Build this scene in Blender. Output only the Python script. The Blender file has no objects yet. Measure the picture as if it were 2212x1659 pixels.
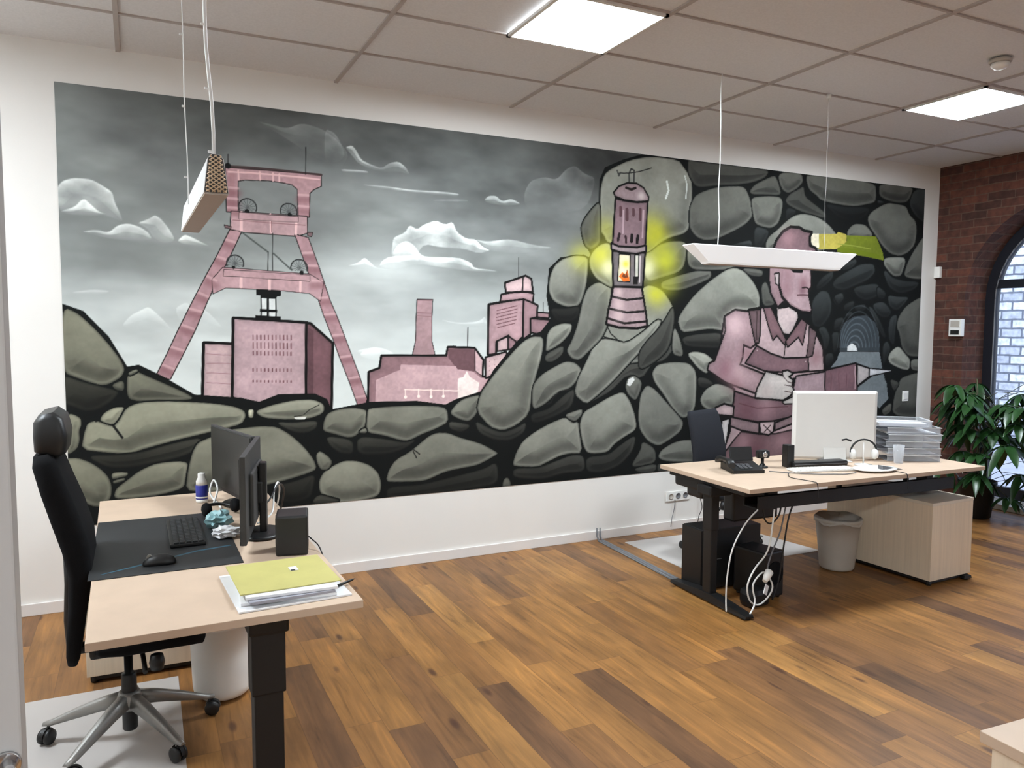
import bpy, bmesh, math, random
import numpy as np
from mathutils import Vector, Matrix
PI = math.pi
D2R = PI / 180
scene = bpy.context.scene
COL = scene.collection

# ---------------------------------------------------------------- camera
cam_data = bpy.data.cameras.new('camera')
cam_data.sensor_width = 36.0
cam_data.lens = 36.0 * 1671.17 / 2212
cam_data.clip_start = 0.05
cam = bpy.data.objects.new('camera', cam_data)
COL.objects.link(cam)
yaw, pitch, roll = 0.4525, -0.0713, 0.0041
f = Vector((math.sin(yaw) * math.cos(pitch), math.cos(yaw) * math.cos(pitch), math.sin(pitch)))
r0 = Vector((math.cos(yaw), -math.sin(yaw), 0))
u0 = r0.cross(f)
r_ = r0 * math.cos(roll) + u0 * math.sin(roll)
u_ = -r0 * math.sin(roll) + u0 * math.cos(roll)
mw = Matrix((r_, u_, -f)).transposed().to_4x4()
mw.translation = Vector((0.7357, -5.0856, 1.6474))
cam.matrix_world = mw
scene.camera = cam

# ---------------------------------------------------------------- world, exposure
world = bpy.data.worlds.new('overcast_sky')
scene.world = world
world.use_nodes = True
bg = world.node_tree.nodes['Background']
bg.inputs[0].default_value = (0.74, 0.84, 1.0, 1)
bg.inputs[1].default_value = 5.5
PANEL_STRENGTH = 106.0
scene.view_settings.view_transform = 'Standard'
scene.view_settings.look = 'None'
scene.view_settings.exposure = 0.0
scene.view_settings.gamma = 1.0
scene.view_settings.use_curve_mapping = False
scene.cycles.use_denoising = True
scene.cycles.max_bounces = 8
scene.cycles.transparent_max_bounces = 24

# ---------------------------------------------------------------- room measures (metres)
CEIL = 3.219
XW = 7.85          # brick wall plane
ML, MR, MT, MB_ = 0.367, 7.634, 3.009, 0.490   # mural
PANELS = [(-0.875, -1.531), (2.876, -1.531), (6.0, -1.531), (2.876, -6.531), (-0.25, -6.531)]  # first and last two panels are added out of view to raise the light

# ---------------------------------------------------------------- materials
def s2l(c):
    out = []
    for v in c[:3]:
        v = v / 255.0
        out.append(v / 12.92 if v <= 0.04045 else ((v + 0.055) / 1.055) ** 2.4)
    return (out[0], out[1], out[2], 1)

class NT:
    def __init__(s, m):
        s.t = m.node_tree; s.n = s.t.nodes; s.l = s.t.links
    def new(s, kind, **kw):
        nd = s.n.new(kind)
        for k, v in kw.items(): setattr(nd, k, v)
        return nd
    def math(s, op, a, b=None, c=None):
        nd = s.n.new('ShaderNodeMath'); nd.operation = op
        for i, v in enumerate((a, b, c)):
            if v is None: continue
            if isinstance(v, (int, float)): nd.inputs[i].default_value = v
            else: s.l.new(v, nd.inputs[i])
        return nd.outputs[0]
    def mix(s, fac, a, b, blend='MIX'):
        nd = s.n.new('ShaderNodeMix'); nd.data_type = 'RGBA'; nd.blend_type = blend
        for i, v in ((0, fac), (6, a), (7, b)):
            if isinstance(v, (int, float)): nd.inputs[i].default_value = v
            elif isinstance(v, tuple): nd.inputs[i].default_value = v
            else: s.l.new(v, nd.inputs[i])
        return nd.outputs[2]
    def ramp(s, fac, stops):
        nd = s.n.new('ShaderNodeValToRGB'); cr = nd.color_ramp
        while len(cr.elements) < len(stops): cr.elements.new(0.5)
        for e, (p, c) in zip(cr.elements, stops): e.position = p; e.color = c
        s.l.new(fac, nd.inputs[0]); return nd.outputs[0]

def mat(name, rgb, rough=0.5, metal=0.0, var=0.0, scale=12.0, bump=0.0, emit=None, spec=None, stretch=None, alpha=None):
    m = bpy.data.materials.new(name); m.use_nodes = True
    t = NT(m); b = t.n['Principled BSDF']
    c = s2l(rgb)
    b.inputs['Base Color'].default_value = c
    b.inputs['Roughness'].default_value = rough
    b.inputs['Metallic'].default_value = metal
    if spec is not None: b.inputs['Specular IOR Level'].default_value = spec
    if alpha is not None: b.inputs['Alpha'].default_value = alpha
    if emit:
        b.inputs['Emission Color'].default_value = s2l(rgb)
        b.inputs['Emission Strength'].default_value = emit
    if var or bump:
        tc = t.new('ShaderNodeTexCoord'); mp = t.new('ShaderNodeMapping')
        if stretch: mp.inputs['Scale'].default_value = stretch
        t.l.new(tc.outputs['Object'], mp.inputs['Vector'])
        nz = t.new('ShaderNodeTexNoise'); nz.inputs['Scale'].default_value = scale; nz.inputs['Detail'].default_value = 5
        t.l.new(mp.outputs[0], nz.inputs['Vector'])
        if var:
            lo = tuple(v * (1 - var) for v in c[:3]) + (1,); hi = tuple(min(1, v * (1 + var)) for v in c[:3]) + (1,)
            col = t.ramp(nz.outputs[0], [(0.3, lo), (0.7, hi)])
            t.l.new(col, b.inputs['Base Color'])
        if bump:
            bp = t.new('ShaderNodeBump'); bp.inputs['Strength'].default_value = bump; bp.inputs['Distance'].default_value = 0.002
            t.l.new(nz.outputs[0], bp.inputs['Height']); t.l.new(bp.outputs[0], b.inputs['Normal'])
    return m

M = {}
M['wall'] = mat('white_wall_paint', (226, 222, 217), 0.85, var=0.012, scale=3, bump=0.05)
M['base'] = mat('white_baseboard_paint', (222, 216, 212), 0.5, var=0.01)
M['white_plastic'] = mat('white_plastic', (232, 230, 226), 0.35, var=0.01)
M['white_alu'] = mat('pale_aluminium', (222, 220, 216), 0.4, metal=0.0, var=0.01)
M['black_plastic'] = mat('black_plastic', (18, 18, 19), 0.45, var=0.08)
M['black_metal'] = mat('black_powder_coat', (13, 13, 14), 0.5, var=0.08, bump=0.05, scale=200)
M['black_fabric'] = mat('black_mesh_fabric', (20, 20, 22), 0.95, var=0.12, scale=300, bump=0.2, spec=0.15)
M['dark_fabric'] = mat('charcoal_fabric', (42, 43, 48), 0.95, var=0.1, scale=300, bump=0.2, spec=0.15)
M['silver'] = mat('silver_aluminium', (150, 148, 144), 0.42, metal=0.6, var=0.04)
M['chrome'] = mat('chrome', (210, 210, 212), 0.18, metal=1.0)
M['wood'] = mat('light_birch_laminate', (218, 206, 188), 0.42, var=0.035, scale=3, stretch=(24, 1.2, 1.2))
M['wood_v'] = mat('light_birch_laminate_upright', (226, 208, 184), 0.45, var=0.06, scale=3, stretch=(22, 22, 0.7))
M['wood_edge'] = mat('birch_edge_band', (196, 172, 150), 0.5, var=0.05, scale=8)
M['chairmat'] = mat('frosted_floor_mat', (184, 178, 174), 0.4, var=0.02, scale=2)
M['screen'] = mat('dark_display_glass', (34, 33, 31), 0.32, var=0.05)
M['screen_back'] = mat('dark_monitor_back', (52, 52, 52), 0.55, var=0.05)
M['deskpad'] = mat('black_desk_pad', (31, 32, 34), 0.55, var=0.15, scale=4)
M['yellow'] = mat('yellow_card', (182, 174, 106), 0.6, var=0.06, scale=9)
M['paper'] = mat('white_paper', (232, 232, 234), 0.7, var=0.02)
M['grey_paper'] = mat('grey_folder', (150, 150, 160), 0.6, var=0.1)
M['blue'] = mat('blue_label', (36, 46, 140), 0.4, var=0.1)
M['teal'] = mat('pale_teal_wrap', (150, 190, 195), 0.4, var=0.2, scale=30)
M['greycable'] = mat('grey_cable', (105, 105, 108), 0.5, var=0.05)
M['bin'] = mat('grey_beige_plastic', (176, 168, 158), 0.5, var=0.03)
M['bin_dark'] = mat('dark_bin_liner', (60, 56, 54), 0.6, var=0.1)
M['door'] = mat('grey_door_paint', (166, 162, 159), 0.5, var=0.02, scale=2)
M['leaf'] = mat('glossy_green_leaf', (34, 66, 30), 0.34, var=0.4, scale=9)
M['stem'] = mat('brown_green_stem', (70, 72, 44), 0.6, var=0.2)
M['soil'] = mat('dark_soil', (40, 30, 24), 0.95, var=0.3, scale=60)
M['frame'] = mat('black_window_frame', (22, 24, 32), 0.4, var=0.05)
M['lampwhite'] = mat('pendant_white_housing', (236, 236, 236), 0.35, var=0.01)
M['lampglow'] = mat('pendant_housing_added_glow', (236, 236, 236), 0.35, emit=0.38)  # emission added so the housing sides come out whiter
M['lampunder'] = mat('pendant_underside', (166, 150, 136), 0.5, var=0.03)
M['lattice'] = mat('pendant_louvre', (206, 180, 150), 0.35, metal=0.3, var=0.05)
M['teal_line'] = mat('blue_printed_stroke', (44, 92, 112), 0.5, var=0.1)
M['wire'] = mat('white_cable', (226, 226, 224), 0.4, var=0.01)
M['led'] = mat('lit_panel_diffuser', (232, 243, 250), 0.5, emit=PANEL_STRENGTH)

def clear_mat(name, tint, opacity, rough=0.12):
    m = bpy.data.materials.new(name); m.use_nodes = True
    t = NT(m); out = t.n['Material Output']; t.n.remove(t.n['Principled BSDF'])
    tr = t.new('ShaderNodeBsdfTransparent'); tr.inputs[0].default_value = s2l(tint)
    df = t.new('ShaderNodeBsdfPrincipled'); df.inputs['Base Color'].default_value = (0.85, 0.86, 0.88, 1); df.inputs['Roughness'].default_value = rough
    lw = t.new('ShaderNodeLayerWeight'); lw.inputs[0].default_value = 0.25
    nz = t.new('ShaderNodeTexNoise'); nz.inputs['Scale'].default_value = 6
    fac = t.math('ADD', t.math('MULTIPLY', lw.outputs['Facing'], 0.45), opacity)
    fac = t.math('ADD', fac, t.math('MULTIPLY', nz.outputs[0], opacity * 0.3))
    mx = t.new('ShaderNodeMixShader'); t.l.new(fac, mx.inputs[0]); t.l.new(tr.outputs[0], mx.inputs[1]); t.l.new(df.outputs[0], mx.inputs[2])
    t.l.new(mx.outputs[0], out.inputs[0])
    return m
M['clear'] = clear_mat('clear_acrylic', (240, 242, 245), 0.17)
M['clear_rim'] = clear_mat('clear_acrylic_edge', (250, 250, 252), 0.62)
M['glass'] = clear_mat('window_glass', (244, 248, 252), 0.02, 0.02)

def floor_mat():
    m = bpy.data.materials.new('oak_plank_floor'); m.use_nodes = True
    t = NT(m); b = t.n['Principled BSDF']
    tc = t.new('ShaderNodeTexCoord'); sp = t.new('ShaderNodeSeparateXYZ'); t.l.new(tc.outputs['Object'], sp.inputs[0])
    X, Y = sp.outputs[0], sp.outputs[1]
    rw = t.math('DIVIDE', t.math('ADD', X, 20.02), 0.158)
    row = t.math('FLOOR', rw); fx = t.math('FRACT', rw)
    wn = t.new('ShaderNodeTexWhiteNoise', noise_dimensions='1D'); t.l.new(row, wn.inputs['W'])
    ly = t.math('ADD', t.math('DIVIDE', t.math('ADD', Y, 30.0), 0.98), t.math('MULTIPLY', wn.outputs[0], 7.3))
    cl = t.math('FLOOR', ly); fy = t.math('FRACT', ly)
    cv = t.new('ShaderNodeCombineXYZ'); t.l.new(row, cv.inputs[0]); t.l.new(cl, cv.inputs[1])
    w2 = t.new('ShaderNodeTexWhiteNoise', noise_dimensions='2D'); t.l.new(cv.outputs[0], w2.inputs['Vector'])
    rnd = w2.outputs[0]
    tone = t.ramp(rnd, [(0.0, s2l((104, 74, 52))), (0.08, s2l((120, 85, 55))), (0.26, s2l((136, 96, 57))), (0.45, s2l((147, 104, 59))), (0.85, s2l((153, 109, 61))), (1.0, s2l((163, 119, 67)))])
    gv = t.new('ShaderNodeCombineXYZ')
    t.l.new(t.math('MULTIPLY', X, 26), gv.inputs[0]); t.l.new(t.math('ADD', t.math('MULTIPLY', Y, 2.0), t.math('MULTIPLY', rnd, 37)), gv.inputs[1])
    t.l.new(t.math('MULTIPLY', rnd, 50), gv.inputs[2])
    g = t.new('ShaderNodeTexNoise'); g.inputs['Scale'].default_value = 1; g.inputs['Detail'].default_value = 8; g.inputs['Roughness'].default_value = 0.62
    g.inputs['Distortion'].default_value = 0.8
    t.l.new(gv.outputs[0], g.inputs['Vector'])
    grain = t.ramp(g.outputs[0], [(0.28, (0.46, 0.45, 0.45, 1)), (0.43, (0.84, 0.83, 0.82, 1)), (0.56, (1.0, 1.0, 1.0, 1)), (0.74, (1.4, 1.32, 1.14, 1))])
    c1 = t.mix(1.0, tone, grain, 'MULTIPLY')
    # broad cloudy variation along the boards
    g2v = t.new('ShaderNodeCombineXYZ'); t.l.new(t.math('MULTIPLY', X, 7), g2v.inputs[0]); t.l.new(t.math('MULTIPLY', Y, 2.4), g2v.inputs[1]); t.l.new(t.math('MULTIPLY', rnd, 30), g2v.inputs[2])
    g2 = t.new('ShaderNodeTexNoise'); g2.inputs['Scale'].default_value = 1; g2.inputs['Detail'].default_value = 3; t.l.new(g2v.outputs[0], g2.inputs['Vector'])
    c2 = t.mix(0.9, c1, t.ramp(g2.outputs[0], [(0.3, (0.66, 0.64, 0.62, 1)), (0.68, (1.16, 1.12, 1.04, 1))]), 'MULTIPLY')
    # knots
    kv = t.new('ShaderNodeCombineXYZ'); t.l.new(t.math('MULTIPLY', X, 6.5), kv.inputs[0]); t.l.new(t.math('MULTIPLY', Y, 2.2), kv.inputs[1]); t.l.new(t.math('MULTIPLY', rnd, 9), kv.inputs[2])
    vo = t.new('ShaderNodeTexVoronoi'); vo.inputs['Scale'].default_value = 1; t.l.new(kv.outputs[0], vo.inputs['Vector'])
    kn = t.ramp(vo.outputs['Distance'], [(0.0, (1, 1, 1, 1)), (0.075, (0.8, 0.8, 0.8, 1)), (0.14, (0, 0, 0, 1))])
    c3 = t.mix(kn, c2, s2l((70, 42, 28)))
    ex = t.math('MINIMUM', fx, t.math('SUBTRACT', 1.0, fx)); ey = t.math('MINIMUM', fy, t.math('SUBTRACT', 1.0, fy))
    seam = t.math('MAXIMUM', t.math('LESS_THAN', ex, 0.008), t.math('LESS_THAN', ey, 0.0014))
    c4 = t.mix(t.math('MULTIPLY', seam, 0.45), c3, s2l((60, 38, 26)))
    t.l.new(c4, b.inputs['Base Color'])
    b.inputs['Roughness'].default_value = 0.42
    b.inputs['Specular IOR Level'].default_value = 0.35
    bp = t.new('ShaderNodeBump'); bp.inputs['Strength'].default_value = 0.15; bp.inputs['Distance'].default_value = 0.001
    t.l.new(g.outputs[0], bp.inputs['Height']); t.l.new(bp.outputs[0], b.inputs['Normal'])
    return m
M['floor'] = floor_mat()

def ceiling_mat():
    m = bpy.data.materials.new('mineral_ceiling_tiles'); m.use_nodes = True
    t = NT(m); b = t.n['Principled BSDF']
    tc = t.new('ShaderNodeTexCoord'); nz = t.new('ShaderNodeTexNoise'); nz.inputs['Scale'].default_value = 90
    t.l.new(tc.outputs['Object'], nz.inputs['Vector'])
    col = t.ramp(nz.outputs[0], [(0.3, s2l((212, 210, 210))), (0.7, s2l((220, 218, 218)))])
    t.l.new(col, b.inputs['Base Color']); b.inputs['Roughness'].default_value = 0.95
    return m
M['ceiling'] = ceiling_mat()
M['tbar'] = mat('ceiling_grid_bar', (172, 162, 156), 0.7, var=0.05)  # darker than the tiles to stand for shade along the grid lines

def brick_mat(name, c1, c2, mortar, w, h, mort, emitless=True, blot=None):
    m = bpy.data.materials.new(name); m.use_nodes = True
    t = NT(m); b = t.n['Principled BSDF']
    tc = t.new('ShaderNodeTexCoord'); sp = t.new('ShaderNodeSeparateXYZ'); t.l.new(tc.outputs['Object'], sp.inputs[0])
    # brick courses run level on every upright face
    cv = t.new('ShaderNodeCombineXYZ'); t.l.new(t.math('ADD', sp.outputs[0], sp.outputs[1]), cv.inputs[0]); t.l.new(sp.outputs[2], cv.inputs[1])
    nz0 = t.new('ShaderNodeTexNoise'); nz0.inputs['Scale'].default_value = 7; t.l.new(tc.outputs['Object'], nz0.inputs['Vector'])
    wob = t.new('ShaderNodeVectorMath', operation='MULTIPLY_ADD'); t.l.new(nz0.outputs['Color'], wob.inputs[0]); wob.inputs[1].default_value = (0.02, 0.02, 0); t.l.new(cv.outputs[0], wob.inputs[2])
    br = t.new('ShaderNodeTexBrick'); t.l.new(wob.outputs[0], br.inputs['Vector'])
    br.inputs['Color1'].default_value = s2l(c1); br.inputs['Color2'].default_value = s2l(c2); br.inputs['Mortar'].default_value = s2l(mortar)
    br.inputs['Scale'].default_value = 1; br.inputs['Brick Width'].default_value = w; br.inputs['Row Height'].default_value = h; br.inputs['Mortar Size'].default_value = mort
    br.inputs['Mortar Smooth'].default_value = 0.3; br.inputs['Bias'].default_value = 0.0
    nz = t.new('ShaderNodeTexNoise'); nz.inputs['Scale'].default_value = 16; nz.inputs['Detail'].default_value = 8; t.l.new(tc.outputs['Object'], nz.inputs['Vector'])
    v = t.ramp(nz.outputs[0], [(0.25, (0.45, 0.45, 0.45, 1)), (0.55, (1, 1, 1, 1)), (0.8, (1.5, 1.42, 1.3, 1))])
    c = t.mix(0.8, br.outputs[0], v, 'MULTIPLY')
    t.l.new(c, b.inputs['Base Color']); b.inputs['Roughness'].default_value = 0.9
    bp = t.new('ShaderNodeBump'); bp.inputs['Strength'].default_value = 0.6; bp.inputs['Distance'].default_value = 0.012
    ht = t.math('SUBTRACT', nz.outputs[0], br.outputs['Fac']); t.l.new(ht, bp.inputs['Height']); t.l.new(bp.outputs[0], b.inputs['Normal'])
    return m
M['brick'] = brick_mat('old_red_brick', (98, 56, 42), (64, 38, 31), (92, 68, 58), 0.25, 0.075, 0.006)
M['stone'] = brick_mat('pale_limewashed_brick', (190, 190, 196), (142, 144, 154), (78, 82, 94), 0.30, 0.13, 0.016)
M['paving'] = mat('outdoor_paving', (150, 150, 160), 0.9, var=0.1, scale=4)

# ---------------------------------------------------------------- mesh helpers
def bm_box(bm, cx, cy, cz, sx, sy, sz, mi=0, bev=0.0, rot=None):
    b2 = bmesh.new()
    bmesh.ops.create_cube(b2, size=1.0)
    for v in b2.verts: v.co = Vector((v.co.x * sx, v.co.y * sy, v.co.z * sz))
    if bev > 0: bmesh.ops.bevel(b2, geom=list(b2.edges), offset=bev, segments=2, affect='EDGES', profile=0.6)
    mt = Matrix.Translation((cx, cy, cz))
    if rot is not None: mt = mt @ rot
    merge(bm, b2, mt, mi)

def merge(bm, b2, mt=Matrix(), mi=0):
    mp = {}
    for v in b2.verts: mp[v] = bm.verts.new(mt @ v.co)
    for fc in b2.faces:
        try: nf = bm.faces.new([mp[v] for v in fc.verts])
        except ValueError: continue
        nf.material_index = mi; nf.smooth = fc.smooth
    b2.free()

def bm_tube(bm, pts, rad, seg=10, mi=0, caps=True):
    pts = [Vector(p) for p in pts]
    rads = rad if isinstance(rad, (list, tuple)) else [rad] * len(pts)
    rings = []; up = None
    for i, p in enumerate(pts):
        a = pts[max(i - 1, 0)]; b = pts[min(i + 1, len(pts) - 1)]
        d = (b - a).normalized()
        if up is None:
            up = Vector((0, 0, 1)) if abs(d.z) < 0.9 else Vector((1, 0, 0))
        s = d.cross(up).normalized(); up = s.cross(d).normalized()
        rings.append([bm.verts.new(p + (s * math.cos(2 * PI * k / seg) + up * math.sin(2 * PI * k / seg)) * rads[i]) for k in range(seg)])
    for i in range(len(rings) - 1):
        for k in range(seg):
            fc = bm.faces.new((rings[i][k], rings[i][(k + 1) % seg], rings[i + 1][(k + 1) % seg], rings[i + 1][k])); fc.smooth = True; fc.material_index = mi
    if caps:
        for rr in (rings[0][::-1], rings[-1]):
            fc = bm.faces.new(rr); fc.material_index = mi

def bm_lathe(bm, prof, seg=32, mi=0, c=(0, 0, 0)):
    rings = []
    for r, z in prof:
        rings.append([bm.verts.new((c[0] + r * math.cos(2 * PI * k / seg), c[1] + r * math.sin(2 * PI * k / seg), c[2] + z)) for k in range(seg)])
    for i in range(len(rings) - 1):
        for k in range(seg):
            fc = bm.faces.new((rings[i][k], rings[i][(k + 1) % seg], rings[i + 1][(k + 1) % seg], rings[i + 1][k])); fc.smooth = True; fc.material_index = mi
    if prof[0][0] > 1e-6: bm.faces.new(rings[0][::-1]).material_index = mi
    if prof[-1][0] > 1e-6: bm.faces.new(rings[-1]).material_index = mi

def bm_loft(bm, sections, mi=0, closed_ends=True, smooth=True):
    rings = [[bm.verts.new(p) for p in s] for s in sections]
    n = len(rings[0])
    for i in range(len(rings) - 1):
        for k in range(n):
            fc = bm.faces.new((rings[i][k], rings[i][(k + 1) % n], rings[i + 1][(k + 1) % n], rings[i + 1][k])); fc.smooth = smooth; fc.material_index = mi
    if closed_ends:
        bm.faces.new(rings[0][::-1]).material_index = mi; bm.faces.new(rings[-1]).material_index = mi

def rrect(w, h, r, n=5):
    pts = []
    for cx, cy, a0 in ((w / 2 - r, h / 2 - r, 0), (-w / 2 + r, h / 2 - r, 90), (-w / 2 + r, -h / 2 + r, 180), (w / 2 - r, -h / 2 + r, 270)):
        for k in range(n):
            a = (a0 + 90 * k / (n - 1)) * D2R
            pts.append((cx + r * math.cos(a), cy + r * math.sin(a)))
    return pts

def bm_prism(bm, pts2, z0, z1, mi=0, axis='z'):
    def P(a, b, c): return (a, b, c) if axis == 'z' else ((a, c, b) if axis == 'y' else (c, a, b))
    lo = [bm.verts.new(P(a, b, z0)) for a, b in pts2]; hi = [bm.verts.new(P(a, b, z1)) for a, b in pts2]
    n = len(pts2)
    for k in range(n): bm.faces.new((lo[k], lo[(k + 1) % n], hi[(k + 1) % n], hi[k])).material_index = mi
    bm.faces.new(lo[::-1]).material_index = mi; bm.faces.new(hi).material_index = mi

def obj(name, bm, mats, parent=None, loc=None, rot=None, label=None):
    bmesh.ops.recalc_face_normals(bm, faces=list(bm.faces))
    me = bpy.data.meshes.new(name); bm.to_mesh(me); bm.free()
    for m in (mats if isinstance(mats, (list, tuple)) else [mats]): me.materials.append(m)
    o = bpy.data.objects.new(name, me); COL.objects.link(o)
    if parent: o.parent = parent
    if loc is not None: o.location = loc
    if rot is not None: o.rotation_euler = rot
    if label: o['label'] = label
    return o

def thing(name, label, cat, loc=(0, 0, 0), rotz=0.0, group=None):
    o = bpy.data.objects.new(name, None); COL.objects.link(o)
    o.empty_display_size = 0.1
    o.location = loc; o.rotation_euler = (0, 0, rotz * D2R)
    return tag(o, label, cat, group)

def tag(o, label, cat, group=None):
    o['label'] = label; o['category'] = cat
    if group: o['group'] = group
    return o

def struct(o, label=None):
    o['kind'] = 'structure'
    if label: o['label'] = label
    return o

def B(): return bmesh.new()
def boxobj(name, m, c, s, parent=None, bev=0.0, rot=None, label=None):
    bm = B(); bm_box(bm, 0, 0, 0, s[0], s[1], s[2], 0, bev)
    return obj(name, bm, m, parent, c, rot, label)
# ================================================================ the setting
bm = B(); bm_box(bm, 3.25, -4.5, -0.05, 9.4, 9.2, 0.1); struct(obj('floor', bm, M['floor']), 'warm brown oak plank floor')
bm = B(); bm_box(bm, 3.5, -4.4, CEIL + 0.06, 9.9, 9.4, 0.1); struct(obj('ceiling', bm, M['ceiling']), 'suspended ceiling of pale taupe tiles')
# visible bars of the ceiling grid
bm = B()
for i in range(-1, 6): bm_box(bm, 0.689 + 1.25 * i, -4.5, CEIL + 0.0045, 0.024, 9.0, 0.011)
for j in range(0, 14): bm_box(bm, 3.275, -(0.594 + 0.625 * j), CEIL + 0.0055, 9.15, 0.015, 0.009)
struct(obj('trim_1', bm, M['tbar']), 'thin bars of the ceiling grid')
bm = B(); bm_box(bm, 3.3, 0.1, CEIL / 2 + 0.05, 9.4, 0.2, CEIL + 0.2); struct(obj('wall_back', bm, M['wall']), 'white wall carrying the mural')
bm = B(); bm_box(bm, -1.4, -4.5, CEIL / 2 + 0.05, 0.2, 9.2, CEIL + 0.2); struct(obj('wall_left', bm, M['wall']))
bm = B(); bm_box(bm, 3.3, -9.1, CEIL / 2 + 0.05, 9.4, 0.2, CEIL + 0.2); struct(obj('wall_front', bm, M['wall']))
bm = B(); bm_box(bm, -0.815, -3.92, CEIL / 2, 0.97, 0.12, CEIL - 0.001); struct(obj('wall_partition', bm, M['wall']))

# brick wall with an arched opening; cut by stacking strips round the arch
AC, AR, SPR, BOT = -1.156, 0.85, 1.95, 0.05
def arch(rad, n=24):
    return [(AC + rad * math.cos(PI * k / n), SPR + rad * math.sin(PI * k / n)) for k in range(n + 1)]
def arch_wall(bm, x0, x1, ya, yb, ztop, rad, bot, mi=0):
    # solid between y ya..yb pierced by the arch; built as columns of quads
    a = arch(rad)
    top = [(yb, ztop)] + [(y, ztop) for y, z in a] + [(ya, ztop)]
    low = [(yb, a[0][1])] + a + [(ya, a[-1][1])]
    for k in range(len(top) - 1):
        t0, t1, l0, l1 = top[k], top[k + 1], low[k], low[k + 1]
        if abs(t0[0] - t1[0]) < 1e-5: continue
        vs = [bm.verts.new((x, p[0], p[1])) for x in (x0, x1) for p in (t0, t1, l1, l0)]
        for q in ((0, 1, 2, 3), (7, 6, 5, 4), (0, 4, 5, 1), (2, 6, 7, 3)):
            bm.faces.new([vs[i] for i in q]).material_index = mi
    for y0, y1 in ((a[0][0], yb), (ya, a[-1][0])):
        bm_box(bm, (x0 + x1) / 2, (y0 + y1) / 2, a[0][1] / 2, x1 - x0, abs(y1 - y0), a[0][1], mi)
    if bot > 0: bm_box(bm, (x0 + x1) / 2, AC, bot / 2, x1 - x0, 2 * rad, bot, mi)
AC1, AC2 = -1.156, -4.60
bm = B(); arch_wall(bm, XW, XW + 0.5, (AC1 + AC2) / 2, 0.0, CEIL + 0.1, AR, 0.0)
AC = AC2; arch_wall(bm, XW, XW + 0.5, -9.0, (AC1 + AC2) / 2, CEIL + 0.1, AR, 0.0); AC = AC1  # opening for the added daylight window
struct(obj('wall_right', bm, M['brick']), 'old red brick wall with an arched opening')
# window in the arch: frame, transom, pane, sill
FX = XW + 0.34
def build_window(wname, wlabel):
    wr = bpy.data.objects.new(wname, None); COL.objects.link(wr); struct(wr, wlabel)
    bm = B()
    ro, ri = AR - 0.001, 0.745
    ao, ai = arch(ro), arch(ri)
    fo = [(ao[0][0], BOT)] + ao + [(ao[-1][0], BOT)]; fi = [(ai[0][0], BOT + 0.105)] + ai + [(ai[-1][0], BOT + 0.105)]
    for k in range(len(fo)):
        a, b_ = fo[k], fo[(k + 1) % len(fo)]; c, d = fi[(k + 1) % len(fi)], fi[k]
        vs = [bm.verts.new((x, p[0], p[1])) for x in (FX - 0.03, FX + 0.03) for p in (a, b_, c, d)]
        for q in ((0, 1, 2, 3), (7, 6, 5, 4), (0, 4, 5, 1), (2, 6, 7, 3)): bm.faces.new([vs[i] for i in q])
    bm_box(bm, FX, AC, 2.09, 0.07, 2 * ri, 0.08)
    bm_box(bm, FX, AC, (BOT + 2.05) / 2 + 0.05, 0.06, 0.07, 2.0)
    obj('window_frame', bm, M['frame'], wr)
    bm = B()
    gp = [(ai[0][0], BOT + 0.105)] + ai + [(ai[-1][0], BOT + 0.105)]
    bm_prism(bm, gp, FX - 0.004, FX + 0.004, 0, 'x'); obj('pane', bm, M['glass'], wr)
    bm = B(); pp = [(a * 1.0, b) for a, b in arch(ri + 0.004)]
    for k in range(len(pp) - 1):
        bm_tube(bm, [(FX - 0.036, pp[k][0], pp[k][1]), (FX - 0.036, pp[k + 1][0], pp[k + 1][1])], 0.006, 6)
    bm_tube(bm, [(FX - 0.036, pp[0][0], SPR), (FX - 0.036, pp[0][0], 0.16)], 0.006, 6)
    obj('glazing_bead', bm, M['greycable'], wr)
    bm = B(); bm_box(bm, XW + 0.15, AC, 0.026, 0.3, 2 * AR - 0.004, 0.05, 0, 0.004); obj('window_sill', bm, M['bin'], wr)
build_window('window_1', 'tall arched window with black metal frame behind the plant')
AC = AC2; build_window('window_2_added', 'second arched window added out of view along the brick wall'); AC = AC1  # unseen window added to bring in more daylight

# what the window looks out on
bm = B(); bm_box(bm, 12.4, 1.0, 3.0, 0.4, 16, 8.0); struct(obj('wall_outside', bm, M['stone']), 'pale brick house wall seen through the window')
bm = B(); bm_box(bm, 10.3, 1.0, -0.12, 3.79, 16, 0.1); struct(obj('ground_outside', bm, M['paving']))

# baseboards
bm = B(); bm_box(bm, 3.275, -0.008, 0.035, 9.14, 0.016, 0.07, 0, 0.003); struct(obj('baseboard_back', bm, M['base']))
bm = B(); bm_box(bm, -1.292, -2.0, 0.035, 0.016, 3.7, 0.07, 0, 0.003); struct(obj('baseboard_left', bm, M['base']))

# door leaf standing open beside the camera
dr = bpy.data.objects.new('door_1', None); COL.objects.link(dr); struct(dr, 'grey door leaf at the left edge'); dr.location = (0.128, -3.9, 0)
boxobj('door_leaf', M['door'], (0, 0.0, 1.07), (0.918, 0.045, 2.12), dr, 0.003)
bm = B()
bm_lathe(bm, [(0.017, -0.004), (0.017, 0.004)], 24)
for v in bm.verts: v.co = Vector((v.co.x + 0.441, v.co.z - 0.0275, v.co.y + 1.078))
bm_tube(bm, [(0.443, -0.03, 1.078), (0.447, -0.055, 1.078), (0.445, -0.066, 1.078), (0.43, -0.074, 1.078), (0.36, -0.074, 1.078), (0.31, -0.070, 1.076)], 0.0095, 12)
obj('door_handle', bm, M['chrome'], dr)

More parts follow.
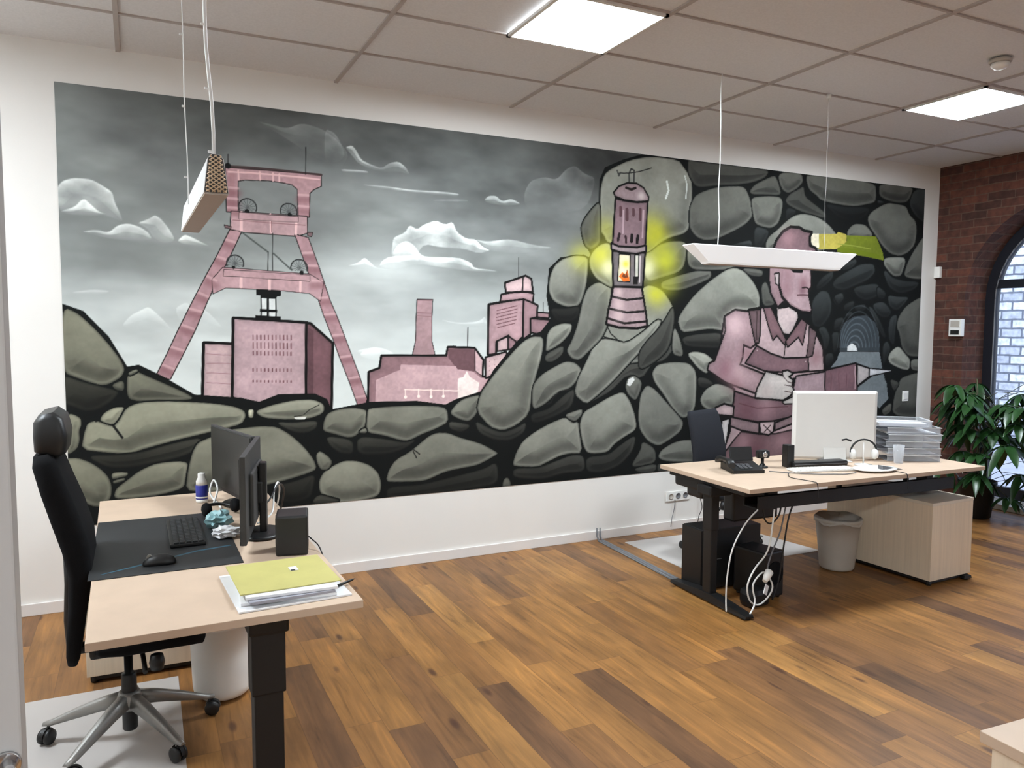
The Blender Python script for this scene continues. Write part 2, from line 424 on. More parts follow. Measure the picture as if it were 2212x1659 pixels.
# ---------------------------------------------------------------- ceiling lights
def ceiling_light(x, y, label):
    t = thing('ceiling_light', label, 'ceiling light', (x, y, CEIL), 0, 'recessed square ceiling lights')
    bm = B()
    for sx, sy, lx, ly in ((0, 1, .612, .02), (0, -1, .612, .02), (1, 0, .02, .612), (-1, 0, .02, .612)):
        bm_box(bm, sx * .296, sy * .296, -0.004, lx, ly, 0.016)
    obj('light_frame', bm, M['white_alu'], t)
    boxobj('diffuser', M['led'], (0, 0, 0.0), (.574, .574, .008), t)
    return t
for (px, py) in PANELS:
    if (px, py) == (2.876, -1.531): lb = 'lit square ceiling panel above the mural lantern, at the top centre'
    elif (px, py) == (6.0, -1.531): lb = 'lit square ceiling panel nearest the brick wall, under the smoke detector'
    elif px < 0 and py < -5: lb = 'lit square ceiling panel behind the camera at the left, near the left wall'
    elif px < 0: lb = 'lit square ceiling panel near the left wall, above the grey door leaf'  # unseen panel added and placed to balance brightness on the left
    else: lb = 'lit square ceiling panel behind the camera, in line with the middle of the mural'  # rear panels are added fill light
    ceiling_light(px, py, lb)

t = thing('smoke_detector', 'small round white smoke detector on the ceiling near the right lit panel', 'smoke detector', (5.30, -2.17, CEIL))
bm = B(); bm_lathe(bm, [(0.058, 0), (0.06, -0.012), (0.055, -0.02)], 32); obj('mounting_base', bm, M['bin'], t)
bm = B(); bm_lathe(bm, [(0.046, -0.02), (0.05, -0.034), (0.034, -0.05), (0.02, -0.056), (0.0001, -0.057)], 32); obj('sensor_cap', bm, M['white_plastic'], t)
# ================================================================ the mural: painted artwork, colours stored on a fine flat mesh
ART = """C .85 -11,1934 21,1980 82,2002 167,2001 221,1971 275,1936 285,1875 312,1814 326,1762 247,1792 169,1814 76,1816 -7,1806
C .9 -4,1806 77,1838 109,1879 133,1887 163,1857 201,1820 248,1806 168,1787 53,1788
C .8 96,1700 182,1718 245,1704 294,1751 351,1764 415,1745 456,1716 479,1672 405,1659 291,1658 196,1675
C .8 391,1766 458,1797 491,1822 524,1802 565,1750 605,1674 537,1648 479,1681 448,1734
C .8 605,1674 649,1718 692,1702 743,1677 804,1647 725,1648 639,1653
C .55 1622,2330 1673,2350 1703,2319 1734,2262 1796,2238 1869,2219 1923,2260 1987,2276 2041,2241 2073,2187 1987,2205 1901,2192 1795,2203 1713,2230 1672,2276
C .25 1493,2434 1553,2421 1592,2376 1632,2282 1590,2228 1490,2209
C .18 1072,2432 1164,2424 1258,2407 1354,2456 1481,2432 1579,2375 1659,2284 1597,2179 1400,2258 1257,2340
C .5 1722,2101 1900,2106 2073,2094 2296,2102 2434,2097 2411,2068 2228,2070 2007,2078 1826,2084
C .3 2228,2041 2493,2061 2493,2039 2239,2021
C .4 1590,2189 1775,2196 1785,2171 1610,2166
C .5 2611,2067 2647,2100 2708,2105 2756,2067 2830,2095 2918,2057 2793,2032 2635,2042
C .2 2930,2058 2930,2147 2980,2234 3094,2272 3198,2258 3277,2344 3356,2380 3437,2325 3547,2300 3468,2063 3201,1999 3007,2008
C .95 1929,1637 1940,1740 1951,1771 2027,1806 2061,1860 2116,1832 2160,1866 2250,1903 2318,1876 2376,1901 2411,1828 2481,1789 2552,1788 2600,1741 2672,1712 2576,1686 2457,1713 2284,1715 2171,1731 2115,1665 2137,1603 2004,1577
C .9 1929,1637 1972,1721 2038,1755 2093,1727 2137,1666 2182,1648 2341,1655 2457,1616 2114,1602
C .45 2528,1792 2636,1776 2819,1808 3008,1773 3203,1760 2945,1703 2672,1701
C .8 1842,1566 1864,1608 1918,1641 2115,1660 2227,1644 2410,1658 2516,1624 2540,1587 2697,1577 2734,1561 2516,1559 2341,1574 2114,1597 1950,1549
C .9 1613,1562 1706,1591 1748,1629 1790,1595 1832,1560 1928,1554 2004,1551 1842,1545
C .45 292,1164 343,1228 393,1256 443,1284 492,1239 541,1184 574,1138 473,1147 357,1137
C .35 577,1268 647,1315 698,1279 768,1261 820,1205 864,1148 643,1129
C .5 2271,1224 2410,1198 2576,1210 2625,1255 2649,1167 2457,1177 2340,1198
C .4 1679,1008 1763,1028 1827,1028 1870,986 1742,966
C .5 1686,976 1791,1037 1877,1026 1963,984 1855,922
C .3 38,1356 155,1377 250,1370 217,1343 76,1340
S
F 176,132,136,4 890,2132 1471,2138 1469,2067 1419,2040 1396,2016 1391,1866 892,1866
T 0 892,2129 959,2130 949,1875 895,1871
X 0 963,2055 1000,2065 1138,2073 1236,2067 1285,2060 1318,2035 1321,1867 959,1873
F 182,142,145,4 918,1870 1378,1868 1376,1764 1313,1740 910,1748
F 172,128,133,4 908,1756 976,1750 928,1644 872,1528 816,1432 788,1356 770,1318 695,1138 613,970 550,845 476,874 537,999 600,1138 682,1307 773,1487 829,1592
F 172,128,133,4 1299,1750 1382,1735 1448,1550 1515,1342 1565,1222 1644,1008 1705,842 1756,684 1745,643 1693,645 1642,791 1582,947 1532,1090 1474,1241 1445,1331 1388,1488 1332,1654
F 184,142,146,3 863,1526 1388,1503 1477,1451 1455,1331 1386,1379 1202,1394 878,1402 802,1363 799,1450
B 0 876,1698 947,1678
B 0 824,1592 886,1571
B 0 773,1468 821,1443
B 0 722,1368 779,1341
B 0 672,1269 733,1253
B 0 625,1171 687,1148
B 0 559,1040 631,1015
B 0 510,934 570,905
B 0 1336,1634 1412,1640
B 0 1369,1557 1450,1558
B 0 1407,1459 1482,1463
B 0 1450,1351 1518,1357
B 0 1479,1244 1557,1252
B 0 1531,1108 1606,1115
B 0 1582,965 1656,975
B 0 1634,823 1701,833
B 0 1677,695 1748,703
B 0 895,2012 960,2011
B 0 896,1947 956,1946
B 0 897,1891 955,1891
B 0 1328,2000 1393,2001
B 0 1327,1929 1392,1928
L 214,178,178,9 978,1865 975,1758
L 214,178,178,7 1151,1866 1152,1757
L 110,70,75,2 1155,1866 1155,1757
L 214,178,178,7 1310,1860 1305,1753
L 214,178,178,9 970,1498 966,1410
L 214,178,178,9 1139,1493 1137,1399
L 214,178,178,7 1330,1494 1328,1392
L 110,75,80,2 927,1817 1150,1814 1365,1813
L 205,168,168,5 907,2107 1032,2112 1182,2112 1336,2112 1459,2109
L 205,168,168,5 964,2120 966,2066
L 205,168,168,5 1091,2123 1093,2074
L 205,168,168,5 1171,2122 1170,2075
L 205,168,168,5 1209,2120 1208,2076
L 60,45,45,7 918,2141 1182,2145 1471,2138
L 20,18,18,3 907,2211 906,2152
D 15,15,15,18 905,2142
L 25,25,25,3 1375,2302 1372,2132
O 35,35,35,4 1015,1900 ;53
O 35,35,35,4 1263,1891 ;51
O 35,35,35,4 935,1553 ;50
O 35,35,35,4 1323,1541 ;52
D 15,15,15,14 1011,1875
D 15,15,15,13 1269,1872
D 15,15,15,10 925,1528
D 15,15,15,13 1338,1510
F 182,142,145,2 965,1866 1321,1861 1320,1828 964,1827
F 184,142,146,2 869,1513 1388,1496 1388,1457 863,1474
L 70,75,72,5 978,1746 1130,1633
L 70,75,72,5 1165,1624 1276,1524
L 50,50,50,3 1162,1749 1157,1514
L 50,50,50,3 1133,1633 1129,1516
F 120,90,92,3 877,1784 916,1776 913,1764 882,1767
F 120,90,92,3 1378,1767 1412,1768 1403,1742 1381,1746
F 215,218,215,0 1084,1348 1178,1347 1176,1228 1081,1229
L 15,15,15,4 1085,1348 1083,1227
L 15,15,15,7 1126,1349 1124,1227
L 15,15,15,4 1175,1350 1173,1228
F 10,10,10,0 1056,1396 1207,1395 1207,1360 1183,1355 1173,1340 1083,1343 1079,1360 1056,1362
F 10,10,10,0 1076,1275 1181,1272 1181,1254 1075,1255
F 10,10,10,0 1049,1236 1204,1228 1204,1204 1048,1210
F 196,162,163,9 746,1061 907,1054 905,700 731,711
L 140,105,110,2 758,996 906,985
L 140,105,110,2 757,939 905,934
L 140,105,110,2 755,880 904,871
L 140,105,110,2 754,820 902,807
F 190,155,160,9 920,1214 1366,1188 1359,703 991,648 905,729
F 120,80,86,9 1366,1185 1388,1182 1527,1057 1514,621 1357,703
F 96,62,68,0 1373,1160 1408,1140 1401,702 1367,718
W 24 1032,1110 1265,1108 ;11 27
W 24 1032,1063 1264,1058 ;11 34
W 24 1031,1008 1263,1001 ;11 20
W 24 1029,901 1262,894 ;11 16
W 24 1027,826 1260,817 ;11 9
F 165,128,131,4 2113,1355 2226,1357 2220,1240 2219,1068 2242,973 2078,975 2101,1069 2107,1239
L 110,80,84,3 2115,1350 2226,1352
L 120,88,92,3 2113,1265 2220,1261
L 120,88,92,2 2110,1244 2220,1240
F 148,108,113,8 1765,622 1773,862 1847,887 1861,970 2328,965 2340,1024 2540,1017 2607,934 2601,811 2668,810 2650,687 2457,582
F 104,70,75,0 2340,1016 2540,1010 2541,851 2410,868 2340,954
F 196,158,160,4 2546,1006 2603,931 2599,820 2547,857
F 195,155,158,0 1813,625 1820,809 1956,863 1989,873 1994,910 2398,893 2410,871 2529,852 2589,806 2650,799 2577,700 2457,682 2362,603
F 236,216,208,0 2409,618 2415,805 2457,815 2481,856 2505,814 2579,769 2565,690 2457,660
D 236,216,208,11 2026,686
D 236,216,208,11 2121,688
D 236,216,208,11 2212,682
D 236,216,208,11 2304,682
L 230,208,200,4 2021,738 2409,717
L 236,216,208,4 2026,739 2026,697
L 236,216,208,4 2121,737 2121,694
L 236,216,208,4 2212,734 2212,690
L 236,216,208,4 2304,731 2304,687
L 25,20,20,3 2490,1166 2487,1023
D 20,18,18,4 2381,1035
L 20,18,18,3 2351,1033 2398,1033
F 150,112,118,7 2986,1231 3168,1221 3169,1169 3097,1111 2987,1134
F 170,130,134,6 3044,1277 3142,1272 3142,1240 3051,1246
L 20,18,18,3 3095,1352 3096,1278
F 178,138,143,9 2655,1327 2934,1377 2929,1105 2866,1049 2810,1111 2711,1066 2705,977 2649,972
F 160,122,127,8 2934,1377 3044,1328 3038,1246 2986,1234 2987,1120 2930,1083
F 178,140,144,7 2753,1401 2921,1433 3011,1413 3005,1352 2934,1377 2747,1354
F 206,172,172,8 2783,1485 2946,1541 2991,1520 3004,1430 2921,1431 2790,1421
L 20,18,18,6 2927,1529 2921,1431
L 20,18,18,3 2888,1673 2889,1528
L 90,60,65,3 2716,1287 2878,1325
L 90,60,65,3 2716,1263 2878,1301
L 90,60,65,3 2712,1238 2878,1276
L 90,60,65,3 2713,1214 2872,1249
L 90,60,65,3 2716,1189 2872,1224
L 90,60,65,3 2723,1165 2859,1197
F 206,172,172,6 2723,1066 2803,1098 2810,1008 2723,997
F 150,112,118,6 2810,1098 2869,1064 2860,1018 2810,1008
F 206,172,172,7 2631,950 2791,987 2788,909 2711,831 2631,805
D 120,80,85,3 2659,922
D 120,80,85,3 2699,932
D 120,80,85,3 2742,941
D 120,80,85,3 2659,888
D 120,80,85,3 2699,896
D 120,80,85,3 2742,907
D 120,80,85,3 2659,855
D 120,80,85,3 2696,863
F 9,11,10,0 -78,1290 6,1287 104,1249 229,1103 321,926 382,936 506,867 683,749 951,720 1062,690 1177,733 1411,731 1489,692 1518,623 1780,663 2107,657 2319,623 2400,659 2597,709 2688,857 2885,1074 3076,1138 3154,1228 3121,1399 3139,1604 3236,1690 3437,1720 3520,1689 3415,1857 3410,1926 3474,2034 3567,2127 3569,2283 3618,2385 3780,2459 4017,2536 7482,2575 7454,-212 -126,-151
R 118 1,1268 73,1234 156,1146 225,1056 279,974 305,910 284,865 218,826 170,822 100,851 -22,907
R 44 -23,885 99,833 217,798 273,778 231,725 158,678 94,672 40,701 -28,730
R 108 321,882 366,895 448,852 549,801 634,756 677,725 598,716 462,721 378,720 317,740
R 92 238,820 297,844 298,784 257,794
R 130 327,889 367,907 375,899 333,875
R 150 172,623 197,658 246,684 295,686 286,654 260,610 235,588 187,595
R 136 311,681 378,708 504,712 676,699 809,684 917,661 968,634 976,600 952,557 851,533 716,506 584,480 455,450 370,428 320,408 206,425 72,452 90,546 108,599 148,611 211,580 243,574 272,609
L 12,12,12,6 148,611 172,641 169,650
L 12,12,12,7 235,583 258,546 282,507
R 46 94,410 246,402 370,406 540,450 724,482 687,407 581,367 452,347 326,328 204,333
R 146 1037,629 1133,662 1278,689 1396,690 1466,657 1465,603 1375,571 1227,571 1084,590
L 40,40,36,3 1276,586 1335,593 1375,627 1436,655
F 225,225,215,0 1276,581 1355,582 1345,565 1286,568
R 56 1159,554 1275,542 1424,551 1414,503 1353,476 1275,485
R 205 996,640 1025,642 1020,591 998,597
R 128 30,656 69,630 70,591 57,562 59,504 47,460 8,429 -8,440 -1,652
R 114 -14,401 49,399 112,368 163,325 200,277 216,221 210,156 169,110 126,112 96,127 46,166 -20,212
R 126 230,148 242,203 300,246 366,298 454,336 573,343 637,330 623,244 607,179 494,152 347,141
R 132 223,295 249,300 305,294 298,279 249,268 224,267
R 122 226,250 284,263 288,255 234,237
R 122 623,166 639,285 665,391 696,447 735,465 885,519 989,527 1086,530 1168,521 1251,465 1335,381 1394,298 1413,234 1358,212 1247,185 1154,167 1038,151 877,143 720,144
R 34 1154,141 1289,164 1402,199 1392,120 1373,50 1287,23 1202,31 1161,79
R 128 1432,153 1464,209 1538,251 1602,273 1688,264 1775,228 1830,169 1849,96 1834,21 1729,-2 1588,-11 1493,25 1436,78
R 118 1417,331 1439,348 1491,309 1517,271 1490,228 1446,227 1420,278
R 60 1386,14 1408,47 1443,57 1514,29 1567,10 1513,1 1443,-1
R 116 1468,541 1490,593 1553,617 1660,626 1757,606 1750,517 1717,475 1668,435 1615,433 1530,464 1462,484
R 116 1762,592 1770,616 1900,621 2070,622 2245,613 2328,593 2338,499 2245,458 2127,420 2046,382 1989,392 1877,432 1766,456 1752,484
R 48 1478,446 1657,409 1658,317 1571,329 1508,381
R 42 1688,431 1876,403 2012,368 2104,386 2011,327 1898,301 1689,310
R 126 1721,478 1747,484 1753,455 1701,459
R 118 1885,115 1908,191 1954,253 2057,302 2127,353 2197,405 2256,424 2340,417 2425,380 2535,345 2610,317 2712,258 2722,246 2636,205 2560,176 2424,163 2315,148 2184,102 2125,95 1953,105
L 15,15,15,4 2069,329 2126,284
L 15,15,15,4 2080,306 2103,260
R 38 1891,71 2125,62 2363,99 2611,137 2719,187 2732,21 2486,8 2125,-11 1890,-18
R 118 2352,560 2401,620 2461,658 2585,682 2585,636 2554,545 2498,496 2425,517
R 56 2346,498 2425,486 2492,471 2504,456 2437,419 2352,453
R 128 2559,567 2589,689 2674,798 2773,909 2860,998 2936,1066 3013,1100 3091,1094 3094,1019 3066,904 3028,790 3003,675 2978,526 2876,450 2762,416 2663,450
R 48 2547,495 2651,437 2762,395 2876,425 2959,467 2940,389 2825,338 2700,351 2577,409
R 138 3124,1019 3130,1111 3169,1169 3262,1198 3342,1193 3329,1135 3276,1076 3210,1030 3124,990
R 76 3118,967 3270,1035 3264,971 3184,914 3118,915
R 138 3140,1444 3152,1548 3191,1629 3257,1677 3364,1707 3473,1701 3474,1617 3462,1488 3422,1370 3382,1328 3287,1326 3180,1365
R 30 3148,1309 3287,1307 3409,1328 3396,1252 3342,1216 3208,1215
R 118 3009,733 3080,812 3185,867 3291,912 3373,899 3428,851 3402,781 3334,711 3213,680 3121,601 3010,553
L 25,25,25,5 3334,702 3240,685 3187,646 3167,605 3134,595
R 44 2997,525 3148,553 3294,665 3375,704 3349,569 3215,504 3056,458 3004,467
R 70 3487,587 3626,691 3854,867 4029,1013 4102,1111 4224,1261 4285,1161 4304,1011 4213,911 4092,888 3989,766 3855,806 3698,676 3571,620
R 138 4013,1504 4099,1497 4188,1455 4256,1376 4291,1314 4299,1215 4295,1125 4253,1016 4090,910 3667,872 3593,1046 3673,1184 3692,1262
R 136 3369,663 3402,781 3469,898 3551,1052 3620,1081 3720,1073 3836,1044 3997,1136 4130,1235 4176,1223 4058,1062 3854,880 3697,737 3556,633 3473,582
L 15,15,15,5 3662,1171 3691,1123 3771,1063
L 15,15,15,5 3606,1105 3706,1078 3763,1069
R 124 3297,994 3344,1064 3397,1193 3436,1370 3476,1465 3558,1514 3671,1505 3688,1458 3664,1195 3606,1087 3509,1004 3414,922 3345,935
R 138 3586,1907 3580,2109 3586,2235 3615,2329 3674,2377 3847,2461 4036,2506 4307,2509 4375,2441 4439,2376 4453,2262 4441,2082 4427,1974 4377,1931 4233,1892 4136,1843 4072,1778 4008,1749 3683,1819 3642,1834 3621,1875
L 215,220,215,9 4201,2329 4219,2261 4193,2197
L 200,205,200,6 4377,2388 4401,2320 4392,2212
R 92 3412,1914 3441,1982 3499,2053 3578,2130 3581,1907 3582,1814 3503,1760 3448,1790
R 140 3489,1675 3513,1735 3582,1797 3653,1818 3699,1777 3704,1478 3658,1494 3556,1542 3505,1608
R 108 4061,1769 4136,1825 4234,1857 4356,1867 4407,1848 4404,1758 4383,1667 4328,1620 4185,1580 4012,1530 4008,1749
R 100 4164,1535 4351,1594 4521,1636 4660,1650 4668,1586 4547,1537 4366,1478 4243,1474 4165,1490
R 70 4408,2522 4473,2511 4693,2511 5035,2517 5273,2512 5227,2450 5086,2398 4924,2366 4698,2343 4543,2313 4478,2323 4410,2412
R 102 4434,1997 4434,2142 4480,2231 4545,2270 4676,2315 4810,2339 4971,2353 5018,2334 5068,2250 5094,2163 5090,2109 5028,2051 4936,2001 4822,1951 4710,1905 4599,1890 4521,1908 4466,1948
R 88 5060,2320 5111,2377 5228,2432 5335,2477 5374,2426 5414,2330 5366,2313 5220,2310 5090,2300
R 96 5378,2481 5444,2514 5644,2523 5666,2451 5599,2391 5501,2341 5438,2359 5399,2410
R 106 5080,2251 5114,2275 5281,2297 5403,2298 5436,2259 5421,2149 5387,2074 5315,2031 5218,2036 5134,2058 5108,2119
R 68 5466,2280 5526,2339 5624,2383 5674,2415 5691,2324 5809,2268 5942,2202 5958,2156 5787,2173 5606,2207 5492,2245
R 30 5481,2217 5607,2198 5534,2138 5473,2106
R 38 5123,2030 5243,2019 5292,1995 5224,1874 5129,1851
R 52 4860,1856 5009,1899 5091,1912 5105,1859
R 92 5703,2482 5721,2521 6571,2523 6591,2413 6580,2344 6454,2315 6317,2286 6207,2287 6044,2295 5885,2311 5844,2345 5739,2393
R 22 5926,2286 6181,2266 6526,2291 6461,2199 6323,2151 6118,2167
R 82 6628,2523 7092,2527 7074,2451 7018,2376 6885,2361 6737,2375 6634,2406
R 45 6608,2365 6709,2353 6624,2327
R 50 7088,2462 7146,2507 7330,2522 7352,2175 7194,2227 7114,2282 7049,2358
R 96 6489,2191 6543,2253 6682,2322 6768,2348 6885,2346 7005,2335 7055,2258 7150,2203 7171,2103 7148,1980 7061,1904 6943,1864 6809,1883 6703,1947 6596,2050 6521,2115
R 118 6738,1840 7004,1856 7029,1812 6996,1729 6969,1678 6880,1670 6804,1712 6727,1779
R 98 7014,1679 7053,1792 7122,1897 7252,2046 7341,2113 7370,1660 7122,1657
R 118 5259,1903 5294,1959 5389,2019 5485,2098 5571,2149 5671,2175 5813,2166 5919,2135 6001,2093 6070,2040 6105,2004 5932,1852 5299,1823 5261,1857
R 104 6232,2059 6311,2126 6450,2130 6523,2085 6568,2039 6473,1965 6235,1992
R 115 4414,1812 4541,1806 4989,1678 4690,1648 4434,1649
R 138 4334,1236 4395,1324 4502,1440 4660,1558 4822,1653 4922,1676 5024,1647 5130,1559 5200,1455 5199,1336 5069,1321 4932,1332 4825,1266 4821,1149 4671,1168 4510,1148 4376,1135
R 50 4377,1091 4559,1120 4804,1129 4791,1006 4676,1007 4418,1021
R 88 4989,1678 5231,1668 5224,1615 5094,1617
R 82 5218,1535 5270,1576 5327,1458 5384,1379 5242,1357
R 112 4296,1185 4353,1097 4404,933 4278,959
R 74 4285,1347 4300,1235 4254,1010 4141,911 3962,827 3959,975 4047,1073 4136,1147 4218,1247
R 128 4090,812 4142,874 4295,890 4453,881 4527,816 4538,687 4527,494 4417,422 4320,490 4208,634 4114,737
R 156 4435,958 4515,976 4628,956 4712,897 4729,864 4656,839 4649,788 4550,841
R 45 4552,764 4650,749 4734,694 4652,671 4562,686
R 128 4581,582 4636,658 4750,707 4920,656 4947,609 4933,517 4856,530 4741,459 4608,517
R 118 3963,461 3974,577 3987,646 4042,714 4128,665 4231,567 4351,455 4412,392 4384,321 4267,256 4167,214 4065,256 3979,355
R 128 2854,172 2880,247 2933,327 3039,392 3160,446 3297,488 3354,436 3403,446 3411,384 3442,203 3328,211 3245,198 3135,157 3054,125 2861,147
R 134 3418,421 3452,518 3552,563 3697,632 3815,666 3877,588 3924,484 3949,362 3821,305 3732,254 3674,194 3499,196 3455,258
R 120 3290,506 3367,527 3437,543 3438,506 3382,453 3325,474
R 50 2855,128 3068,112 3204,152 3357,193 3456,181 3472,58 3274,62 3109,26 2855,59
R 50 3478,167 3689,170 3777,232 3942,320 3914,191 3795,84 3617,35 3486,57
R 78 3894,64 3991,186 4005,262 4131,190 4141,85 4024,61
R 70 3917,43 4150,69 4138,7 4010,4
R 62 4158,71 4262,43 4327,-8 4167,-9
R 112 4161,120 4196,177 4312,229 4430,246 4690,219 4695,45 4242,82
R 90 2764,-5 2777,51 2803,63 2826,35 2832,-11
R 112 3835,709 3856,769 3914,793 3989,741 3976,668 3933,589 3858,647
F 220,222,218,0 3849,721 3863,763 3907,780 3922,756 3879,707
R 44 6065,1571 6116,1630 6277,1703 6427,1767 6597,1774 6615,1696 6519,1623 6353,1569 6217,1521 6107,1533
R 40 6326,1549 6635,1597 6696,1549 6670,1478 6501,1430 6386,1472
R 46 6153,1718 6340,1813 6370,1785 6317,1734 6208,1701
R 36 5866,1555 5942,1634 6072,1696 6063,1619 5946,1539 5881,1518
R 42 5843,1193 5811,1317 5832,1431 5921,1509 6014,1502 6066,1397 6051,1291 5949,1184
R 36 6083,1465 6190,1506 6219,1478 6155,1379 6100,1398
R 34 6223,1390 6360,1432 6336,1353 6226,1332
R 44 6731,1700 6759,1721 6851,1653 7017,1628 7247,1625 7174,1551 6964,1505 6812,1562
R 48 6801,1491 6936,1474 7102,1477 7016,1394 6929,1341 6822,1390
R 38 5904,1172 5987,1192 6054,1101 6037,1010 5997,970 5963,1091
R 34 6081,1132 6173,1142 6166,989 6111,938 6092,1050
R 34 6012,939 6096,948 6114,887 6045,827 6009,848
R 34 6111,1254 6209,1275 6240,1234 6172,1152 6101,1152
R 36 6237,1296 6323,1328 6339,1297 6282,1266
R 44 6600,1404 6750,1428 6863,1335 6820,1281 6728,1280 6634,1332
R 34 6350,1369 6495,1402 6513,1351 6411,1318
R 46 6826,1175 6851,1282 6943,1314 6921,1144 6913,1005 6840,1069
R 40 6541,1382 6602,1363 6731,1217 6800,1090 6754,1090 6639,1237
R 40 6758,1016 6817,1058 6868,984 6812,877 6769,814
R 88 6942,1186 6960,1283 7064,1391 7236,1470 7317,1482 7353,903 7125,906 7024,993 6985,1133
F 50,56,60,6 6182,958 6187,1152 6226,1224 6354,1287 6515,1299 6639,1237 6697,1143 6723,955
A 0 6369,987
F 228,232,232,0 6282,965 6287,1008 6344,1037 6397,1008 6417,964
F 118,128,133,0 6182,958 6723,953 6769,803 6827,663 6861,501 6745,403 6682,443 6418,601 6068,806 6156,886
L 10,12,14,8 6182,958 6135,887 6054,796
L 10,12,14,8 6723,953 6769,803 6815,685 6924,553
L 8,10,10,9 6682,443 6745,403 6804,449 6926,509 6939,563 7013,647
R 150 6841,898 6870,951 6976,1010 7076,928 7151,873 7142,769 7021,788 6860,845
R 112 7163,873 7322,876 7329,760 7174,774
R 84 7042,701 7249,740 7331,738 7358,294 6928,336 6942,509 6998,637
R 84 6776,397 6913,467 6903,370 6810,341
R 66 6869,694 7016,650 6939,563
R 34 6419,1914 6620,1874 6710,1818 6538,1811 6338,1861
R 40 6651,1572 6776,1513 6749,1449 6657,1468
R 42 6086,1466 6199,1499 6216,1438 6147,1386
G 205,205,30,.75,185 4080,1918
G 215,212,60,.8,153 3593,1722
G 200,205,40,.75,200 4182,1721
G 200,200,60,.55,138 3415,1697
G 205,205,40,.75,143 4122,1445
G 190,195,60,.45,145 4253,1519
G 190,190,60,.4,122 3631,1927
G 235,235,200,.8,119 4021,1636
G 240,238,205,.75,92 3666,1631
F 196,178,62,0 5872,2012 6097,2026 6117,2044 6219,2029 6229,1962 6111,1889 5878,1876
F 100,110,30,0 6227,2020 6612,2030 6714,1878 6725,1814 6479,1838 6112,1865 6111,1889 6229,1962
L 128,138,56,5 6115,1937 6335,1929 6547,1910
L 95,108,20,18 6131,1890 6337,1881 6650,1846
F 240,226,192,0 5784,1991 5807,2011 5879,2015 5884,1888 5812,1898 5787,1939
G 225,222,120,.35,354 3850,1698
L 30,30,30,4 3746,2354 3839,2362 3932,2382 4048,2420
L 60,60,60,6 3730,2373 3746,2333 3761,2359
L 40,40,40,6 3840,2290 3839,2362 3859,2398 3885,2388 3887,2302
F 160,134,138,7 3703,2202 3748,2252 3830,2285 3913,2287 3977,2258 4026,2193 4021,2165 3916,2152 3801,2157 3718,2178
G 215,205,205,.6,47 3957,2197
L 20,15,15,10 3815,2249 3862,2239 3903,2254
F 138,108,115,8 3721,2157 3801,2146 3916,2142 4016,2154 4001,1836 3994,1805 3838,1793 3699,1807 3705,1880
L 80,55,60,14 3766,2093 3767,2037
L 80,55,60,14 3825,2084 3826,2007
L 80,55,60,12 3885,2088 3886,2045
L 80,55,60,12 3950,2093 3950,2015
L 30,20,22,12 3759,1892 3746,1844
L 40,25,28,10 3816,1878 3822,1831
L 15,10,10,14 3873,1889 3871,1842
L 15,10,10,14 3931,1884 3924,1836
L 175,150,155,8 3792,2073 3790,1902
L 175,150,155,8 3980,2086 3974,1878
F 118,108,110,9 3699,1756 3999,1757 3981,1490 3711,1487
F 165,145,148,8 3688,1815 3755,1793 3922,1793 4007,1814 4008,1771 3923,1752 3777,1755 3689,1773
F 252,236,190,5 3761,1738 3860,1735 3861,1530 3749,1531
G 255,215,90,.9,41 3820,1663
F 225,110,40,0 3759,1566 3790,1601 3816,1585 3836,1624 3847,1586 3859,1534 3801,1528
F 110,60,35,0 3785,1566 3805,1597 3821,1576 3833,1620 3842,1560 3811,1554
F 225,222,205,5 3907,1736 3942,1737 3939,1563 3911,1562
F 25,22,22,0 3895,1570 3942,1572 3938,1510 3893,1509
L 225,215,215,5 3955,1729 3954,1528
F 176,146,150,10 3711,1482 3971,1483 4000,1354 4018,1266 4030,1186 3934,1168 3766,1175 3652,1200 3673,1314 3695,1400
L 12,10,10,9 3705,1409 3835,1386 3977,1402
L 12,10,10,9 3689,1314 3837,1288 3996,1299
L 12,10,10,9 3667,1240 3817,1203 4019,1220
G 230,205,205,.5,52 3761,1445
G 230,205,205,.5,62 3763,1350
G 230,205,205,.5,63 3764,1259
F 132,98,104,13 5341,1834 5380,1927 5452,2004 5537,2048 5638,2050 5703,2023 5787,2019 5763,1985 5766,1901 5839,1881 5870,1821 5348,1798
G 165,125,130,.5,113 5516,1953
F 160,126,131,10 5299,1814 5855,1811 5795,1686 5802,1535 5763,1515 5780,1430 5817,1336 5798,1307 5694,1315 5565,1360 5475,1405 5414,1358 5330,1476 5307,1586
F 205,185,182,7 5402,1358 5440,1330 5540,1360 5643,1314 5658,1267 5575,1116 5486,1126 5420,1209
F 178,145,150,0 5465,1674 5776,1676 5794,1553 5763,1515 5773,1449 5808,1336 5693,1339 5538,1406 5458,1507
G 120,85,92,.75,78 5709,1570
G 100,70,78,.7,65 5699,1504
G 120,88,94,.6,114 5508,1518
G 120,88,94,.5,101 5516,1638
F 8,8,8,0 5539,1690 5698,1692 5693,1661 5591,1658
L 60,35,40,6 5637,1465 5765,1468
L 30,20,20,7 5698,1530 5743,1535 5789,1515
L 10,8,8,14 5404,1639 5420,1543 5461,1442 5565,1360 5694,1315 5814,1307
F 200,180,178,6 5369,1643 5416,1649 5414,1543 5382,1560
F 186,156,159,10 4825,1266 4933,1319 5070,1308 5087,1324 5260,1350 5408,1218 5523,1069 5647,1192 5719,1254 5816,1186 5896,1096 5968,998 5998,772 5610,725 5640,447 5632,169 5665,-185 4842,-117 4851,136 4914,292 4950,503 4954,649 4850,731 4748,798
F 200,176,175,0 5428,1339 5540,1350 5639,1267 5573,1154 5536,1135 5444,1228
